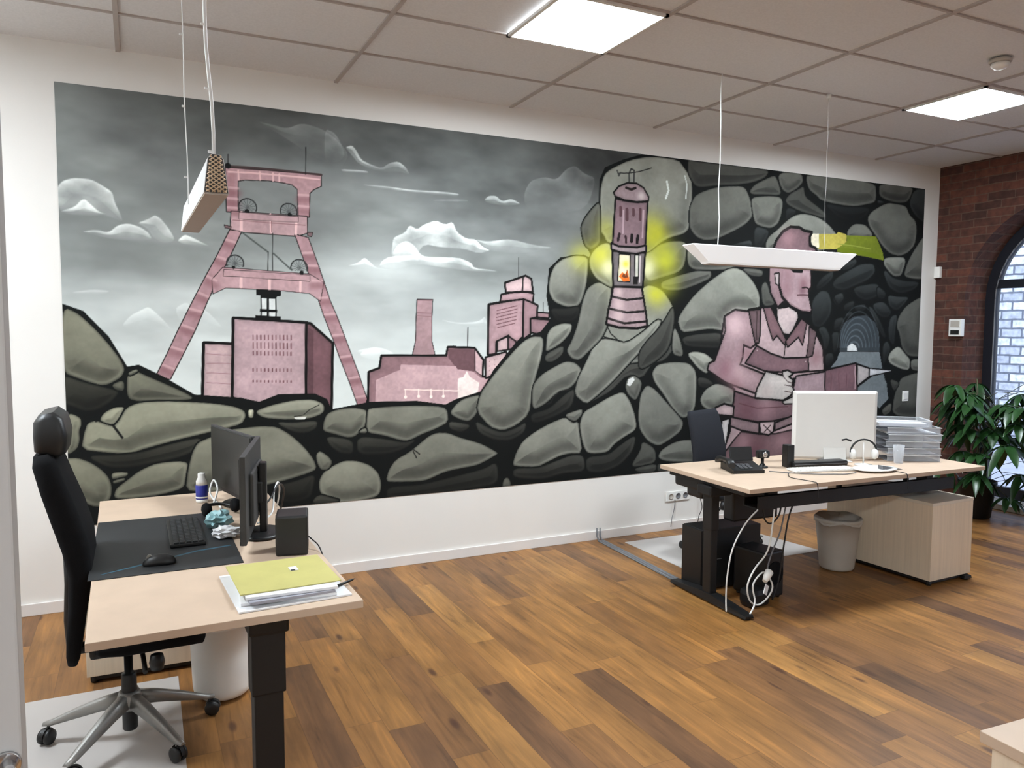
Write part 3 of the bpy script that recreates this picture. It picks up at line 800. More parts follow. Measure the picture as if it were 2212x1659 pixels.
F 176,140,146,9 4825,1266 4933,1322 5087,1308 5183,1043 5115,1004 5036,1031 5027,925 4999,859 5272,771 5198,607 4850,715 4653,824 4671,874 4728,896 4775,1006 4837,1149
G 215,185,188,.6,154 4937,1188
G 125,85,95,.7,136 4847,823
G 125,88,96,.6,122 5082,938
G 205,175,178,.5,138 4984,793
G 120,86,92,.6,116 5885,915
G 130,95,100,.55,120 4953,688
F 112,86,90,7 5087,1319 5217,1330 5219,1137 5204,1043 5166,1046 5122,1189
L 30,20,22,4 5174,1316 5182,1070
F 112,86,90,6 5797,1186 5885,1138 5846,929 5771,909 5794,1041
F 130,94,100,7 5252,1347 5331,1351 5519,1069 5506,1028 5412,1110 5368,1069 5301,1217
F 130,94,100,7 5700,1254 5762,1218 5719,1024 5669,1096 5543,1008 5519,1055
L 15,10,10,6 5515,1028 5501,912
F 134,98,106,8 5064,872 5184,1017 5346,948 5511,905 5790,909 5804,794 5626,783 5298,798
D 160,140,140,7 5191,979
D 160,140,140,7 5763,874
F 124,90,98,8 4955,629 5200,558 5507,533 5634,600 5642,391 5386,359 5207,364 4927,413
G 95,62,70,.7,159 5098,470
G 160,125,132,.5,163 5310,475
L 80,52,58,4 5009,527 5203,479 5564,478
F 126,92,98,7 5035,278 5247,244 5427,239 5647,266 5677,-228 4843,-157 4869,121 4968,222
G 90,58,66,.7,179 5180,114
G 165,130,136,.5,123 5072,202
G 165,130,136,.5,149 5502,177
F 150,120,125,8 4919,411 5229,345 5232,258 5034,296 4913,342
F 150,120,125,8 5419,336 5642,394 5645,329 5422,275
F 206,176,178,8 5243,353 5408,353 5400,265 5347,238 5257,259
L 30,20,22,5 5288,326 5372,260
L 30,20,22,5 5369,322 5296,264
F 202,172,174,9 4748,498 4839,527 4942,501 4936,424 4758,445
F 222,214,212,7 4823,387 4897,399 4884,280 4851,136 4796,179
F 168,138,146,7 5656,745 6008,775 6021,573 5616,587
F 130,92,102,8 6011,792 6404,848 6435,560 6021,573
L 90,58,66,4 6086,770 6093,614
L 90,58,66,4 6185,783 6193,611
L 90,58,66,3 6284,795 6294,608
L 185,155,160,5 6395,822 6405,611
F 196,186,186,8 6425,836 6582,796 6586,723 6435,640
F 236,236,242,6 6593,796 6914,771 6743,745 6596,727
L 12,10,10,8 5627,777 6011,792 6393,851 6582,801
L 12,10,10,6 6445,632 6618,722
F 206,196,190,9 5298,794 5498,753 5493,790 5552,798 5612,769 5563,743 5614,711 5603,670 5629,621 5588,574 5507,538 5182,572 5206,654
L 60,45,45,4 5499,748 5556,699 5612,684
L 60,45,45,4 5520,672 5613,656
L 60,45,45,4 5522,617 5606,601
G 160,145,142,.6,108 5304,624
F 206,196,190,6 5498,522 5635,565 5675,501 5526,504"""
def paint_mural():
    NC, NR = 1280, 600
    W_, H_ = (MR - ML) * 1000, (MT - MB_) * 1000
    k, D0 = 0.4372 * W_ / 1000, 4.41
    s = np.linspace(0, 1, NC)          # columns closer together where the wall is nearer the room's entrance
    sm = 1.0 / (D0 + k)
    U = s * sm * D0 / (1 - k * s * sm) * W_
    Vv = np.linspace(0, H_, NR)
    UU, VV = np.meshgrid(U.astype(np.float32), Vv.astype(np.float32))
    rng = np.random.RandomState(4)
    def vnoise(u, v, sx, sy, seed):
        rg = np.random.RandomState(seed).rand(64, 64).astype(np.float32)
        a = u / sx; b = v / sy
        i0 = np.floor(a).astype(int); j0 = np.floor(b).astype(int)
        fa = a - i0; fb = b - j0; fa = fa * fa * (3 - 2 * fa); fb = fb * fb * (3 - 2 * fb)
        g = lambda i, j: rg[i % 64, j % 64]
        return (g(i0, j0) * (1 - fa) + g(i0 + 1, j0) * fa) * (1 - fb) + (g(i0, j0 + 1) * (1 - fa) + g(i0 + 1, j0 + 1) * fa) * fb
    def fbm(u, v, sx, sy, seed, o=4):
        r = 0; a = 0.5
        for q in range(o):
            r = r + a * vnoise(u + 971.3 * q, v + 313.7 * q, sx / 2 ** q, sy / 2 ** q, seed + q); a *= 0.5
        return r / (1 - 0.5 ** o) - 0.5
    # sky
    cols = np.array([0, 900, 1900, 2900, 4100, 5200, 7300], float)
    rows = np.array([0, .15, .3, .45, .6, .8, 1.0]) * H_
    tab = np.array([[92, 84, 82, 78, 68, 78, 70], [108, 98, 98, 86, 70, 90, 80], [122, 122, 132, 118, 108, 112, 90], [150, 160, 160, 148, 142, 132, 100],
                    [182, 190, 196, 188, 184, 160, 120], [202, 206, 212, 212, 206, 180, 140], [212, 214, 216, 214, 210, 190, 150]], float)
    dep = H_ - VV
    # bilinear through the table
    ci = np.clip(np.searchsorted(cols, U) - 1, 0, len(cols) - 2); fu = (U - cols[ci]) / (cols[ci + 1] - cols[ci])
    dv = H_ - Vv
    ri = np.clip(np.searchsorted(rows, dv) - 1, 0, len(rows) - 2); fv = (dv - rows[ri]) / (rows[ri + 1] - rows[ri])
    fu = fu * fu * (3 - 2 * fu)
    T = (tab[np.ix_(ri, ci)] * (1 - fu) + tab[np.ix_(ri, ci + 1)] * fu) * (1 - fv)[:, None] + (tab[np.ix_(ri + 1, ci)] * (1 - fu) + tab[np.ix_(ri + 1, ci + 1)] * fu) * fv[:, None]
    amp = 34 * (1 - 0.62 * dep / H_)
    T = T + 2 + fbm(UU, VV, 900, 260, 11) * amp * 1.9 + fbm(UU, VV, 260, 150, 21) * amp * 1.1 + np.clip(fbm(UU, VV, 620, 170, 71), 0, 1) * 60 * (dep / H_) * (1 - dep / H_) * 4
    Cc = np.stack([T * 0.975, T * 1.0, T * 0.985], -1).astype(np.float32)
    sky = None
    base_noise = fbm(UU, VV, 160, 120, 31, 5).astype(np.float32)
    fine_noise = fbm(UU, VV, 18, 18, 51, 2).astype(np.float32)

    def chaikin(p, n):
        for _ in range(n):
            q = np.roll(p, -1, 0)
            p = np.stack([0.8 * p + 0.2 * q, 0.2 * p + 0.8 * q], 1).reshape(-1, 2)
        return p
    def window(p, mg):
        c0 = max(0, np.searchsorted(U, p[:, 0].min() - mg) - 1); c1 = min(NC, np.searchsorted(U, p[:, 0].max() + mg) + 1)
        r0 = max(0, np.searchsorted(Vv, p[:, 1].min() - mg) - 1); r1 = min(NR, np.searchsorted(Vv, p[:, 1].max() + mg) + 1)
        if c1 <= c0 or r1 <= r0: return None
        return (slice(r0, r1), slice(c0, c1))
    def dist(p, w, closed=True):
        x = UU[w]; y = VV[w]; d = np.full(x.shape, 1e12, np.float32); ins = np.zeros(x.shape, bool)
        n = len(p)
        for i in range(n if closed else n - 1):
            ax, ay = p[i]; bx, by = p[(i + 1) % n]
            ex, ey = bx - ax, by - ay; L = ex * ex + ey * ey + 1e-9
            t = np.clip(((x - ax) * ex + (y - ay) * ey) / L, 0, 1)
            dx = x - ax - t * ex; dy = y - ay - t * ey
            np.minimum(d, dx * dx + dy * dy, out=d)
            if closed and abs(ey) > 1e-9:
                c = ((ay > y) != (by > y)) & (x < ex * (y - ay) / ey + ax)
                ins ^= c
        d = np.sqrt(d)
        return np.where(ins, d, -d) if closed else d
    def blend(w, a, col):
        a = np.clip(a, 0, 1)[..., None]
        Cc[w] = Cc[w] * (1 - a) + np.asarray(col, np.float32) * a
    AA = 2.6
    for ln in ART.strip().split('\n'):
        if ln == 'S': sky = Cc.copy(); pink = np.zeros(UU.shape, np.float32); continue
        extra = []
        if ';' in ln: ln, ex = ln.split(';'); extra = [float(v) for v in ex.split()]
        tk = ln.split(); kind = tk[0]; par = [float(v) for v in tk[1].split(',')]
        P = np.array([[float(q) for q in a.split(',')] for a in tk[2:]])
        if kind in 'RC':
            P = chaikin(P, 2 if len(P) < 14 else 1)
            w = window(P, 60)
            if w is None: continue
            d = dist(P, w)
        if kind == 'R':
            tone = par[0]
            sz = math.sqrt(max(1.0, (np.ptp(P[:, 0]) * np.ptp(P[:, 1])))); sc = min(1.0, sz / 420)
            gy, gx = np.gradient(d, Vv[w[0]], U[w[1]])
            bot = np.clip(0.30 + 0.75 * gy - 0.15 * gx, 0, 1)      # how far the nearest edge lies below
            y = VV[w]; h = np.ptp(P[:, 1]) + 1e-6; rel = (y - P[:, 1].min()) / h
            g = tone * (0.83 + 0.20 * rel + 0.24 * base_noise[w] + 0.05 * fine_noise[w])
            g = g * (1 - 0.30 * bot * np.exp(-((d - 60 * sc) / (48 * sc + 4)) ** 2))
            g = g * (1 + 0.17 * np.exp(-((d - 12) / 8.0) ** 2) * (0.15 + bot))
            g = g * (1 - 0.25 * np.exp(-(np.maximum(d, 0) / 5.0)))
            if tone < 60: g = g * (0.75 + 0.5 * rel)
            warm = np.clip(1 - UU[w] / 3500, 0, 1)
            cool = 0.06 if (tone < 60 and P[:, 0].mean() > 5000) else 0.0
            col = np.stack([g * (0.995 + 0.015 * warm - cool), g * (1.0), g * (0.935 - 0.07 * warm + cool)], -1)
            a = np.clip((d + 3) / 3.5 + 0.5, 0, 1)
            blend(w, np.clip((d + 12) / AA + 0.5, 0, 1), (9, 11, 10))
            blend(w, a, col)
        elif kind == 'C':
            gy, gx = np.gradient(d, Vv[w[0]], U[w[1]])
            top = np.clip(-gy * 0.8 + 0.35, 0, 1)
            y = VV[w]; h = np.ptp(P[:, 1]); rel = np.clip((y - P[:, 1].min()) / (0.45 * h + 1), 0, 1)
            a = par[0] * np.clip(d / 7.0, 0, 1) * (0.30 + 0.85 * np.exp(-np.maximum(d, 0) / 34.0) * top + 0.7 * base_noise[w]) * (1 + 1.1 * base_noise[w]) * (0.12 + 0.88 * rel)
            blend(w, a, (236, 240, 236))
        elif kind == 'X':
            w = window(P, 10); a = np.clip(dist(P, w) / AA + 0.5, 0, 1)[..., None]
            Cc[w] = Cc[w] * (1 - a) + sky[w] * a
            dd = np.abs(dist(P, w)); blend(w, np.clip((3 - dd) / AA + 0.5, 0, 1), (40, 34, 34))
        elif kind == 'F':
            ow = par[3] * (1.45 if par[3] >= 5 else 1.0); w = window(P, 30 + ow)
            if w is None: continue
            d = dist(P, w)
            if ow > 0:
                blend(w, np.clip((d + ow) / AA + 0.5, 0, 1), (12, 10, 10))
                d = d - ow * 0.35
            col = np.array(par[:3], np.float32)
            if par[0] > 90 and par[2] > 60: col = (col * 0.80 + col.mean() * 0.20) * (0.95 if P[:, 0].mean() < 4000 else 0.87)
            sh = (1 + 0.22 * base_noise[w] + 0.12 * fine_noise[w])[..., None]
            if ow >= 5 and par[0] > 90: sh = sh * (1 - 0.16 * np.exp(-np.maximum(d, 0) / 16.0))[..., None]
            blend(w, np.clip(d / AA + 0.5, 0, 1), col * sh)
            if par[0] > 150: pink[w] = np.maximum(pink[w], np.clip(d / AA + 0.5, 0, 1))
        elif kind == 'L':
            w = window(P, 20 + par[3])
            if w is None: continue
            blend(w, np.clip((par[3] - dist(P, w, False)) / AA + 0.5, 0, 1) * 0.93, par[:3])
        elif kind == 'B':
            w = window(P, 40); blend(w, np.clip((8 - dist(P, w, False)) / 6 + 0.5, 0, 1) * 0.6 * pink[w], (208, 174, 174))
            Q = P - [0, 30]; w = window(Q, 70); blend(w, np.exp(-(dist(Q, w, False) / 26) ** 2) * 0.5 * pink[w], (112, 74, 80))
        elif kind == 'T':
            w = window(P, 40); blend(w, np.clip(dist(P, w) / 20, 0, 1) * 0.35, (130, 88, 92))
        elif kind == 'D':
            w = window(P, par[3] * 2 + 10); d = np.hypot(UU[w] - P[0, 0], VV[w] - P[0, 1]); blend(w, np.clip((par[3] - d) / AA + 0.5, 0, 1), par[:3])
        elif kind == 'O':
            r = extra[0]; w = window(P, r + 20); d = np.hypot(UU[w] - P[0, 0], VV[w] - P[0, 1]); up = (VV[w] > P[0, 1] - r * 0.42)
            blend(w, np.clip((par[3] - np.abs(d - r)) / AA + 0.5, 0, 1) * up, par[:3])
            blend(w, (d < r) * up * 0.18, (90, 96, 96))
            an = np.arctan2(VV[w] - P[0, 1], UU[w] - P[0, 0])
            sp = np.abs(((an / (PI / 7)) % 1) - 0.5) * (PI / 7) * d
            blend(w, np.clip((1.6 - sp) / AA + 0.5, 0, 1) * (d < r) * up * 0.7, (60, 62, 62))
        elif kind == 'W':
            n, h = int(extra[0]), extra[1]; rg = np.random.RandomState(int(P[0, 1]))
            for i in range(n):
                x0 = P[0] + (P[1] - P[0]) * i / (n - 1); q = np.array([x0, x0 - [0, h]]); w = window(q, 16)
                blend(w, np.clip((4.2 - dist(q, w, False)) / AA + 0.5, 0, 1) * (0.45 + 0.5 * rg.rand()), (92, 56, 62))
        elif kind == 'G':
            r = par[4]; w = window(P, r * 2.2); d = np.hypot(UU[w] - P[0, 0], (VV[w] - P[0, 1])); blend(w, par[3] * np.exp(-(d / (0.72 * r)) ** 2) * (1 + 0.5 * base_noise[w]), par[:3])
        elif kind == 'A':
            cx, cy = P[0]
            for q in range(7):
                rx, ry = 70 + q * 34, 62 + q * 56; ox = q * 11
                w = window(P, 480); e = np.hypot((UU[w] - cx - ox) / rx, (VV[w] - cy) / ry)
                blend(w, np.exp(-((e - 1) * ry / 7) ** 2) * (VV[w] > cy + 6) * (0.62 - 0.06 * q), (112, 122, 130))
    out = np.clip(Cc, 0, 255) / 255.0
    lin = np.where(out <= 0.04045, out / 12.92, ((out + 0.055) / 1.055) ** 2.4) * 1.13
    # flat mesh
    n = NR * NC
    co = np.empty((n, 3), np.float32); co[:, 0] = UU.ravel() / 1000; co[:, 1] = 0; co[:, 2] = VV.ravel() / 1000
    idx = np.arange(n).reshape(NR, NC)
    q = np.stack([idx[:-1, :-1], idx[:-1, 1:], idx[1:, 1:], idx[1:, :-1]], -1).reshape(-1, 4)
    me = bpy.data.meshes.new('wall_mural')
    me.vertices.add(n); me.vertices.foreach_set('co', co.ravel())
    nf = len(q)
    me.loops.add(nf * 4); me.loops.foreach_set('vertex_index', q.astype(np.int32).ravel())
    me.polygons.add(nf); me.polygons.foreach_set('loop_start', np.arange(nf, dtype=np.int32) * 4)
    me.update(calc_edges=True)
    ca = me.color_attributes.new('paint', 'FLOAT_COLOR', 'POINT')
    rgba = np.ones((n, 4), np.float32); rgba[:, :3] = np.clip(lin, 0, 1).reshape(-1, 3)
    ca.data.foreach_set('color', rgba.ravel())
    m = bpy.data.materials.new('mural_paint'); m.use_nodes = True
    t = NT(m); b = t.n['Principled BSDF']
    at = t.new('ShaderNodeAttribute'); at.attribute_name = 'paint'
    t.l.new(at.outputs['Color'], b.inputs['Base Color'])
    b.inputs['Roughness'].default_value = 0.8; b.inputs['Specular IOR Level'].default_value = 0.2
    me.materials.append(m)
    o = bpy.data.objects.new('wall_mural', me); COL.objects.link(o); o.location = (ML, -0.003, MB_)
    return tag(o, 'large painted mural of grey boulders, pink mine tower, glowing lamp and pink miner', 'mural')
paint_mural()
# ================================================================ pendant lamps
def pendant(name, label, length, top_w, bot_w, h, inset, loc, rotz, wires, louvre):
    t = thing(name, label, 'pendant lamp', loc, rotz)
    # long axis = local x ; origin = centre of the top face
    L, l2 = length / 2, length / 2 - inset
    bm = B()
    def ring(z, lx, wy): return [(-lx, -wy / 2, z), (lx, -wy / 2, z), (lx, wy / 2, z), (-lx, wy / 2, z)]
    bm_loft(bm, [ring(0, L - 0.004, top_w - 0.008), ring(-0.006, L, top_w), ring(-h + 0.012, l2, bot_w), ring(-h, l2 - 0.004, bot_w - 0.006)], smooth=False)
    obj('housing', bm, M['lampglow'], t)
    bm = B(); bm_box(bm, 0, 0, -h - 0.002, 2 * l2 - 0.03, bot_w - 0.014, 0.006)
    obj('underside_panel', bm, M['lampunder'], t)
    if louvre:
        bm = B(); x0, x1 = louvre
        n = int((x1 - x0) / 0.035)
        wv = bot_w - 0.012
        for i in range(n + 1): bm_box(bm, x0 + (x1 - x0) * i / n, 0, -h - 0.010, 0.003, wv, 0.012)
        for j in range(5): bm_box(bm, (x0 + x1) / 2, -wv / 2 + wv * j / 4, -h - 0.010, x1 - x0, 0.003, 0.012)
        obj('louvre', bm, M['lattice'], t)
    for wx, rad, clips in wires:
        bm = B(); H = CEIL - loc[2]
        pts = [(wx + 0.004 * math.sin(k * 1.1) * (1 if rad > 0.003 else 0.4), 0.003 * math.cos(k * 1.7), H * k / 12) for k in range(13)]
        bm_tube(bm, pts, rad, 8)
        for c in clips: bm_box(bm, wx - rad - 0.006, 0, c, 0.014, 0.012, 0.008, 0, 0.002)
        bm_lathe(bm, [(0.016, H - 0.03), (0.016, H - 0.002)], 16, 0, (wx, 0, 0)) if rad <= 0.003 else None
        obj('suspension_cable', bm, M['wire'], t)
    return t
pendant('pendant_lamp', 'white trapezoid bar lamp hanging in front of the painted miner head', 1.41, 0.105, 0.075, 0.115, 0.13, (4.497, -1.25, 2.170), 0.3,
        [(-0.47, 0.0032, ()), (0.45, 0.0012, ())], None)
t = thing('pendant_lamp', 'white bar lamp seen end-on with a brown perforated end, over the left desk', 'pendant lamp', (0.9605, -2.055, 2.05), 0.6)
Ln, bw, tw, hh = 1.05, 0.070, 0.034, 0.115
bm = B()
def lring(y, e=0.0): return [(-bw / 2 + e, y, 0.0), (bw / 2 - e, y, 0.0), (bw / 2 - e, y, 0.004), (tw / 2 + 0.006, y, hh - 0.014), (tw / 2 - 0.006, y, hh), (-tw / 2 + 0.006, y, hh), (-tw / 2 - 0.006, y, hh - 0.014), (-bw / 2 + e, y, 0.004)]
bm_loft(bm, [lring(-Ln / 2 + 0.004), lring(Ln / 2)], smooth=False); obj('housing', bm, M['lampwhite'], t)
bm = B(); bm_box(bm, 0, 0, -0.0025, bw - 0.004, Ln - 0.01, 0.004); obj('underside_panel', bm, M['lampunder'], t)
# perforated end: slanting bars crossing in front of a dark plate
bm = B()
bm_prism(bm, [(-bw / 2 + 0.001, 0.001), (bw / 2 - 0.001, 0.001), (tw / 2 + 0.004, hh - 0.014), (tw / 2 - 0.008, hh - 0.001), (-tw / 2 + 0.008, hh - 0.001), (-tw / 2 - 0.004, hh - 0.014)], -Ln / 2 + 0.001, -Ln / 2 + 0.0045, 0, 'y')
ep = obj('end_cap', bm, M['bin_dark'], t)
bm = B()
def hw_at(z): return bw / 2 - (bw - tw) / 2 * z / hh
for sgn in (1, -1):
    for k in range(-8, 16):
        c0 = k * 0.012; pts = []
        for q in range(41):
            x = -bw / 2 + bw * q / 40; z = c0 + sgn * x * 0.75
            if 0.002 < z < hh - 0.004 and abs(x) < hw_at(z) - 0.002: pts.append((x, -Ln / 2 - 0.001, z))
        if len(pts) > 1: bm_tube(bm, [pts[0], pts[-1]], 0.0021, 6)
obj('perforated_grille', bm, M['lattice'], ep)
H = CEIL - 2.05
for wy, rad, clips, x0 in ((-0.43, 0.0055, (0.14, 0.33, 0.52, 0.73, 0.93), 0.004), (0.16, 0.0018, (0.16, 0.42, 0.68), -0.030)):
    bm = B(); zb = hh - 0.004 if abs(x0) < 0.01 else 0.06
    pts = [(x0 - (0.034 if rad > 0.003 else 0.010) * k / 12 + 0.004 * math.sin(k * 1.1) * (1 if rad > 0.003 else 0.4), wy + 0.003 * math.cos(k * 1.7), zb + (H - zb) * k / 12) for k in range(13)]
    bm_tube(bm, pts, rad, 8)
    for c in clips: bm_box(bm, x0 - (0.034 if rad > 0.003 else 0.010) * (c - zb) / (H - zb) - rad - 0.004, wy, c, 0.012, 0.010, 0.007, 0, 0.002)
    obj('suspension_cable', bm, M['wire'], t)

# ================================================================ desks
def sit_desk(label, w, d, h, loc, rotz, col_off, feet_in, cw=0.085, cd=0.11, beam=True):
    """w = long side (local x), d = depth (local y, user side = +y), origin on the floor under the centre"""
    t = thing('sit_stand_desk', label, 'desk', loc, rotz)
    th = 0.026
    bm = B(); bm_box(bm, 0, 0, h - th / 2, w, d, th, 0, 0.0025)
    for fc in bm.faces:
        if abs(fc.normal.z) < 0.5: fc.material_index = 1
    obj('tabletop', bm, [M['wood'], M['wood_edge']], t)
    for s in (-1, 1):
        x = s * (w / 2 - feet_in)
        bm = B()
        bm_box(bm, x, col_off, (0.44 + h - 0.05) / 2, cw, cd, h - 0.05 - 0.44, 0, 0.006)
        bm_box(bm, x, col_off, 0.25, cw * 0.86, cd * 0.86, 0.46, 0, 0.005)
        obj('leg_column', bm, M['black_metal'], t)
        bm = B()
        sec = []
        for yy, zt, hw in ((-0.36, 0.022, 0.03), (-0.355, 0.028, 0.036), (-0.06, 0.055, 0.04), (0.06, 0.055, 0.04), (0.355, 0.028, 0.036), (0.36, 0.022, 0.03)):
            sec.append([(x - hw, yy + col_off, 0.012), (x + hw, yy + col_off, 0.012), (x + hw * 0.85, yy + col_off, zt), (x - hw * 0.85, yy + col_off, zt)])
        bm_loft(bm, sec, smooth=False)
        for yy in (-0.33, 0.33): bm_lathe(bm, [(0.022, 0), (0.024, 0.012)], 16, 0, (x, yy + col_off, 0))
        obj('foot', bm, M['black_metal'], t)
        bm = B()
        bm_box(bm, x, 0, h - th - 0.014, 0.06, d - 0.14, 0.028, 0, 0.003)
        bm_box(bm, x - s * 0.02, col_off, h - th - 0.055, 0.16, 0.13, 0.062, 0, 0.01)
        obj('support_arm', bm, M['black_metal'], t)
    bm = B(); bm_box(bm, 0, col_off - 0.04, h - th - 0.055, w - 2 * feet_in, 0.035, 0.05, 0, 0.003); bm_box(bm, 0, col_off + 0.04, h - th - 0.055, w - 2 * feet_in, 0.035, 0.05, 0, 0.003)
    obj('crossbar', bm, M['black_metal'], t)
    return t

DLH, DRH = 0.76, 0.765
# left desk: long side runs along y; user sits at -x
dl = sit_desk('height-adjustable light wood desk at the left with black pad and two monitors', 2.0, 0.80, DLH, (0.966, -1.655, 0), 91.0, -0.12, 0.18)
# right desk
dR = sit_desk('height-adjustable light wood desk at the right carrying the white computer', 1.94, 0.862, DRH, (4.754, -1.471, 0), -2.3, -0.03, 0.055, 0.058, 0.085)
bm = B()
bm_box(bm, 0.07, -0.26, 0.633, 1.66, 0.012, 0.078, 0, 0.002); bm_box(bm, 0.07, -0.20, 0.598, 1.66, 0.13, 0.010, 0, 0.002); bm_box(bm, 0.07, -0.14, 0.62, 1.66, 0.010, 0.05)
for xx in (-0.6, 0.0, 0.6): bm_box(bm, xx, -0.14, 0.69, 0.03, 0.02, 0.10)
obj('cable_tray', bm, M['black_metal'], dR)
bm = B(); bm_box(bm, -0.85, 0.24, 0.685, 0.10, 0.26, 0.09, 0, 0.02); bm_box(bm, -0.83, 0.20, 0.62, 0.08, 0.16, 0.07, 0, 0.02)
obj('motor_box', bm, M['black_plastic'], dR)
bm = B(); bm_box(bm, -0.50, 0.10, 0.575, 0.36, 0.10, 0.27, 0, 0.015); obj('cable_box', bm, M['black_plastic'], dR)

# ================================================================ office chairs
def caster_bm():
    bm = B()
    for s in (-1, 1):
        b2 = B(); bm_lathe(b2, [(0.0001, -0.011), (0.02, -0.011), (0.029, -0.007), (0.030, 0), (0.029, 0.007), (0.02, 0.011), (0.0001, 0.011)], 24)
        merge(bm, b2, Matrix.Translation((s * 0.014, -0.012, 0.030)) @ Matrix.Rotation(PI / 2, 4, 'Y'))
    bm_tube(bm, [(0, 0, 0.035), (0, 0, 0.078)], 0.006, 10)
    b2 = B(); bm_lathe(b2, [(0.033, -0.007), (0.033, 0.007)], 20); bmesh.ops.delete(b2, geom=[v for v in b2.verts if v.co.y < -0.005], context='VERTS')
    merge(bm, b2, Matrix.Translation((0, -0.012, 0.032)) @ Matrix.Rotation(PI / 2, 4, 'Y') @ Matrix.Rotation(PI / 2, 4, 'Z'))
    return bm

def pad(bm, path, width, thick, n=7, mi=0):
    """curved upholstered panel: path = [(x, z, width factor, thickness factor)] in the x-z plane, extruded along y with crowned edges"""
    secs = []
    for i, (x, z, wf, tf) in enumerate(path):
        a = path[max(i - 1, 0)]; b = path[min(i + 1, len(path) - 1)]
        d = Vector((b[0] - a[0], 0, b[1] - a[1])).normalized(); nrm = Vector((-d.z, 0, d.x))
        w = width * wf; th = thick * tf
        ring = []
        for (py, pn) in rrect(w, th, min(th * 0.48, 0.03), 5):
            cup = 0.10 * (py / (width / 2)) ** 2 * thick
            ring.append(Vector((x, py, z)) + nrm * (pn) + Vector((cup, 0, 0)))
        secs.append(ring)
    bm_loft(bm, secs, mi)

def office_chair(label, loc, rotz, base_rot, star=True, high=True, fabric=None, swivel=0):
    """faces local +x; origin on the floor under the column"""
    t = thing('office_chair', label, 'office chair', loc, rotz)
    fb = fabric or M['black_fabric']
    bm = B()
    bm_lathe(bm, [(0.030, 0.125), (0.044, 0.135), (0.046, 0.185), (0.036, 0.202)], 24)
    for k in range(5):
        a = (base_rot + 72 * k - rotz) * D2R; c, s_ = math.cos(a), math.sin(a)
        secs = []
        for rr, hw, zt, zb in ((0.03, 0.026, 0.198, 0.145), (0.10, 0.023, 0.178, 0.130), (0.20, 0.020, 0.138, 0.102), (0.30, 0.017, 0.092, 0.074), (0.332, 0.012, 0.082, 0.072)):
            secs.append([(rr * c - y * s_, rr * s_ + y * c, z) for y, z in ((-hw, zb), (hw, zb), (hw * 0.8, zt - 0.006), (hw * 0.35, zt), (-hw * 0.35, zt), (-hw * 0.8, zt - 0.006))])
        bm_loft(bm, secs)
    obj('star_base', bm, M['silver'], t)
    for k in range(5):
        a = (base_rot + 72 * k - rotz) * D2R
        obj('caster', caster_bm(), M['black_plastic'], t, (0.312 * math.cos(a), 0.312 * math.sin(a), 0), (0, 0, a + 1.1 + k * 0.9))
    bm = B(); bm_lathe(bm, [(0.024, 0.045), (0.028, 0.05), (0.028, 0.27), (0.024, 0.275), (0.016, 0.276), (0.016, 0.39)], 24)
    obj('gas_column', bm, M['black_plastic'], t)
    bm = B(); bm_box(bm, 0.02, 0, 0.405, 0.30, 0.20, 0.045, 0, 0.015); bm_box(bm, -0.155, 0, 0.405, 0.10, 0.07, 0.03, 0, 0.012)
    obj('seat_mechanism', bm, M['black_plastic'], t)
    bm = B(); bm_tube(bm, [(0.05, -0.10, 0.395), (0.055, -0.17, 0.385), (0.06, -0.235, 0.36)], 0.009, 10); bm_lathe(bm, [(0.0001, -0.03), (0.022, -0.028), (0.028, 0), (0.022, 0.028), (0.0001, 0.03)], 16, 0, (0.10, -0.24, 0.395))
    obj('height_lever', bm, M['black_plastic'], t)
    bm = B(); pad(bm, [(-0.11, 0.462, 0.86, 0.7), (-0.09, 0.463, 0.95, 1), (-0.01, 0.458, 1, 1), (0.12, 0.462, 1, 1), (0.22, 0.457, 0.96, 0.95), (0.265, 0.44, 0.85, 0.6)], 0.49, 0.062)
    obj('seat', bm, fb, t)
    if high:
        bm = B(); pad(bm, [(-0.186, 0.385, 0.62, 0.5), (-0.182, 0.42, 0.72, 0.75), (-0.175, 0.50, 0.86, 0.85), (-0.160, 0.62, 0.95, 1.0), (-0.148, 0.74, 1, 1.25), (-0.160, 0.84, 1, 1.45), (-0.190, 0.95, 0.96, 1.5), (-0.224, 1.06, 0.9, 1.4), (-0.248, 1.15, 0.84, 1.3), (-0.256, 1.185, 0.76, 0.9)], 0.42, 0.062)
        obj('backrest', bm, fb, t)
        bm = B(); pad(bm, [(-0.240, 1.175, 0.9, 0.6), (-0.235, 1.19, 1, 1.05), (-0.232, 1.25, 1, 1.15), (-0.237, 1.305, 0.97, 1.0), (-0.243, 1.332, 0.88, 0.5)], 0.30, 0.095)
        obj('headrest', bm, M['black_plastic'], t)
        bm = B(); bm_tube(bm, [(-0.15, 0, 0.405), (-0.195, 0, 0.43), (-0.200, 0, 0.52), (-0.194, 0, 0.66), (-0.198, 0, 0.80)], [0.018, 0.018, 0.017, 0.016, 0.013], 12)
        obj('back_bracket', bm, M['black_plastic'], t)
    else:
        bm = B(); pad(bm, [(-0.19, 0.56, 0.85, 0.6), (-0.18, 0.60, 0.97, 1), (-0.175, 0.72, 1, 1), (-0.205, 0.88, 0.98, 0.9), (-0.24, 1.0, 0.94, 0.8), (-0.252, 1.035, 0.86, 0.5)], 0.42, 0.05)
        obj('backrest', bm, fb, t)
        bm = B(); bm_tube(bm, [(-0.2, 0, 0.41), (-0.25, 0, 0.46), (-0.235, 0, 0.60), (-0.23, 0, 0.76)], 0.02, 12); obj('back_bracket', bm, M['black_plastic'], t)
    return t
office_chair('black high-back office chair tucked under the left desk, silver star base', (0.675, -1.735, 0.0034), 0, 15)
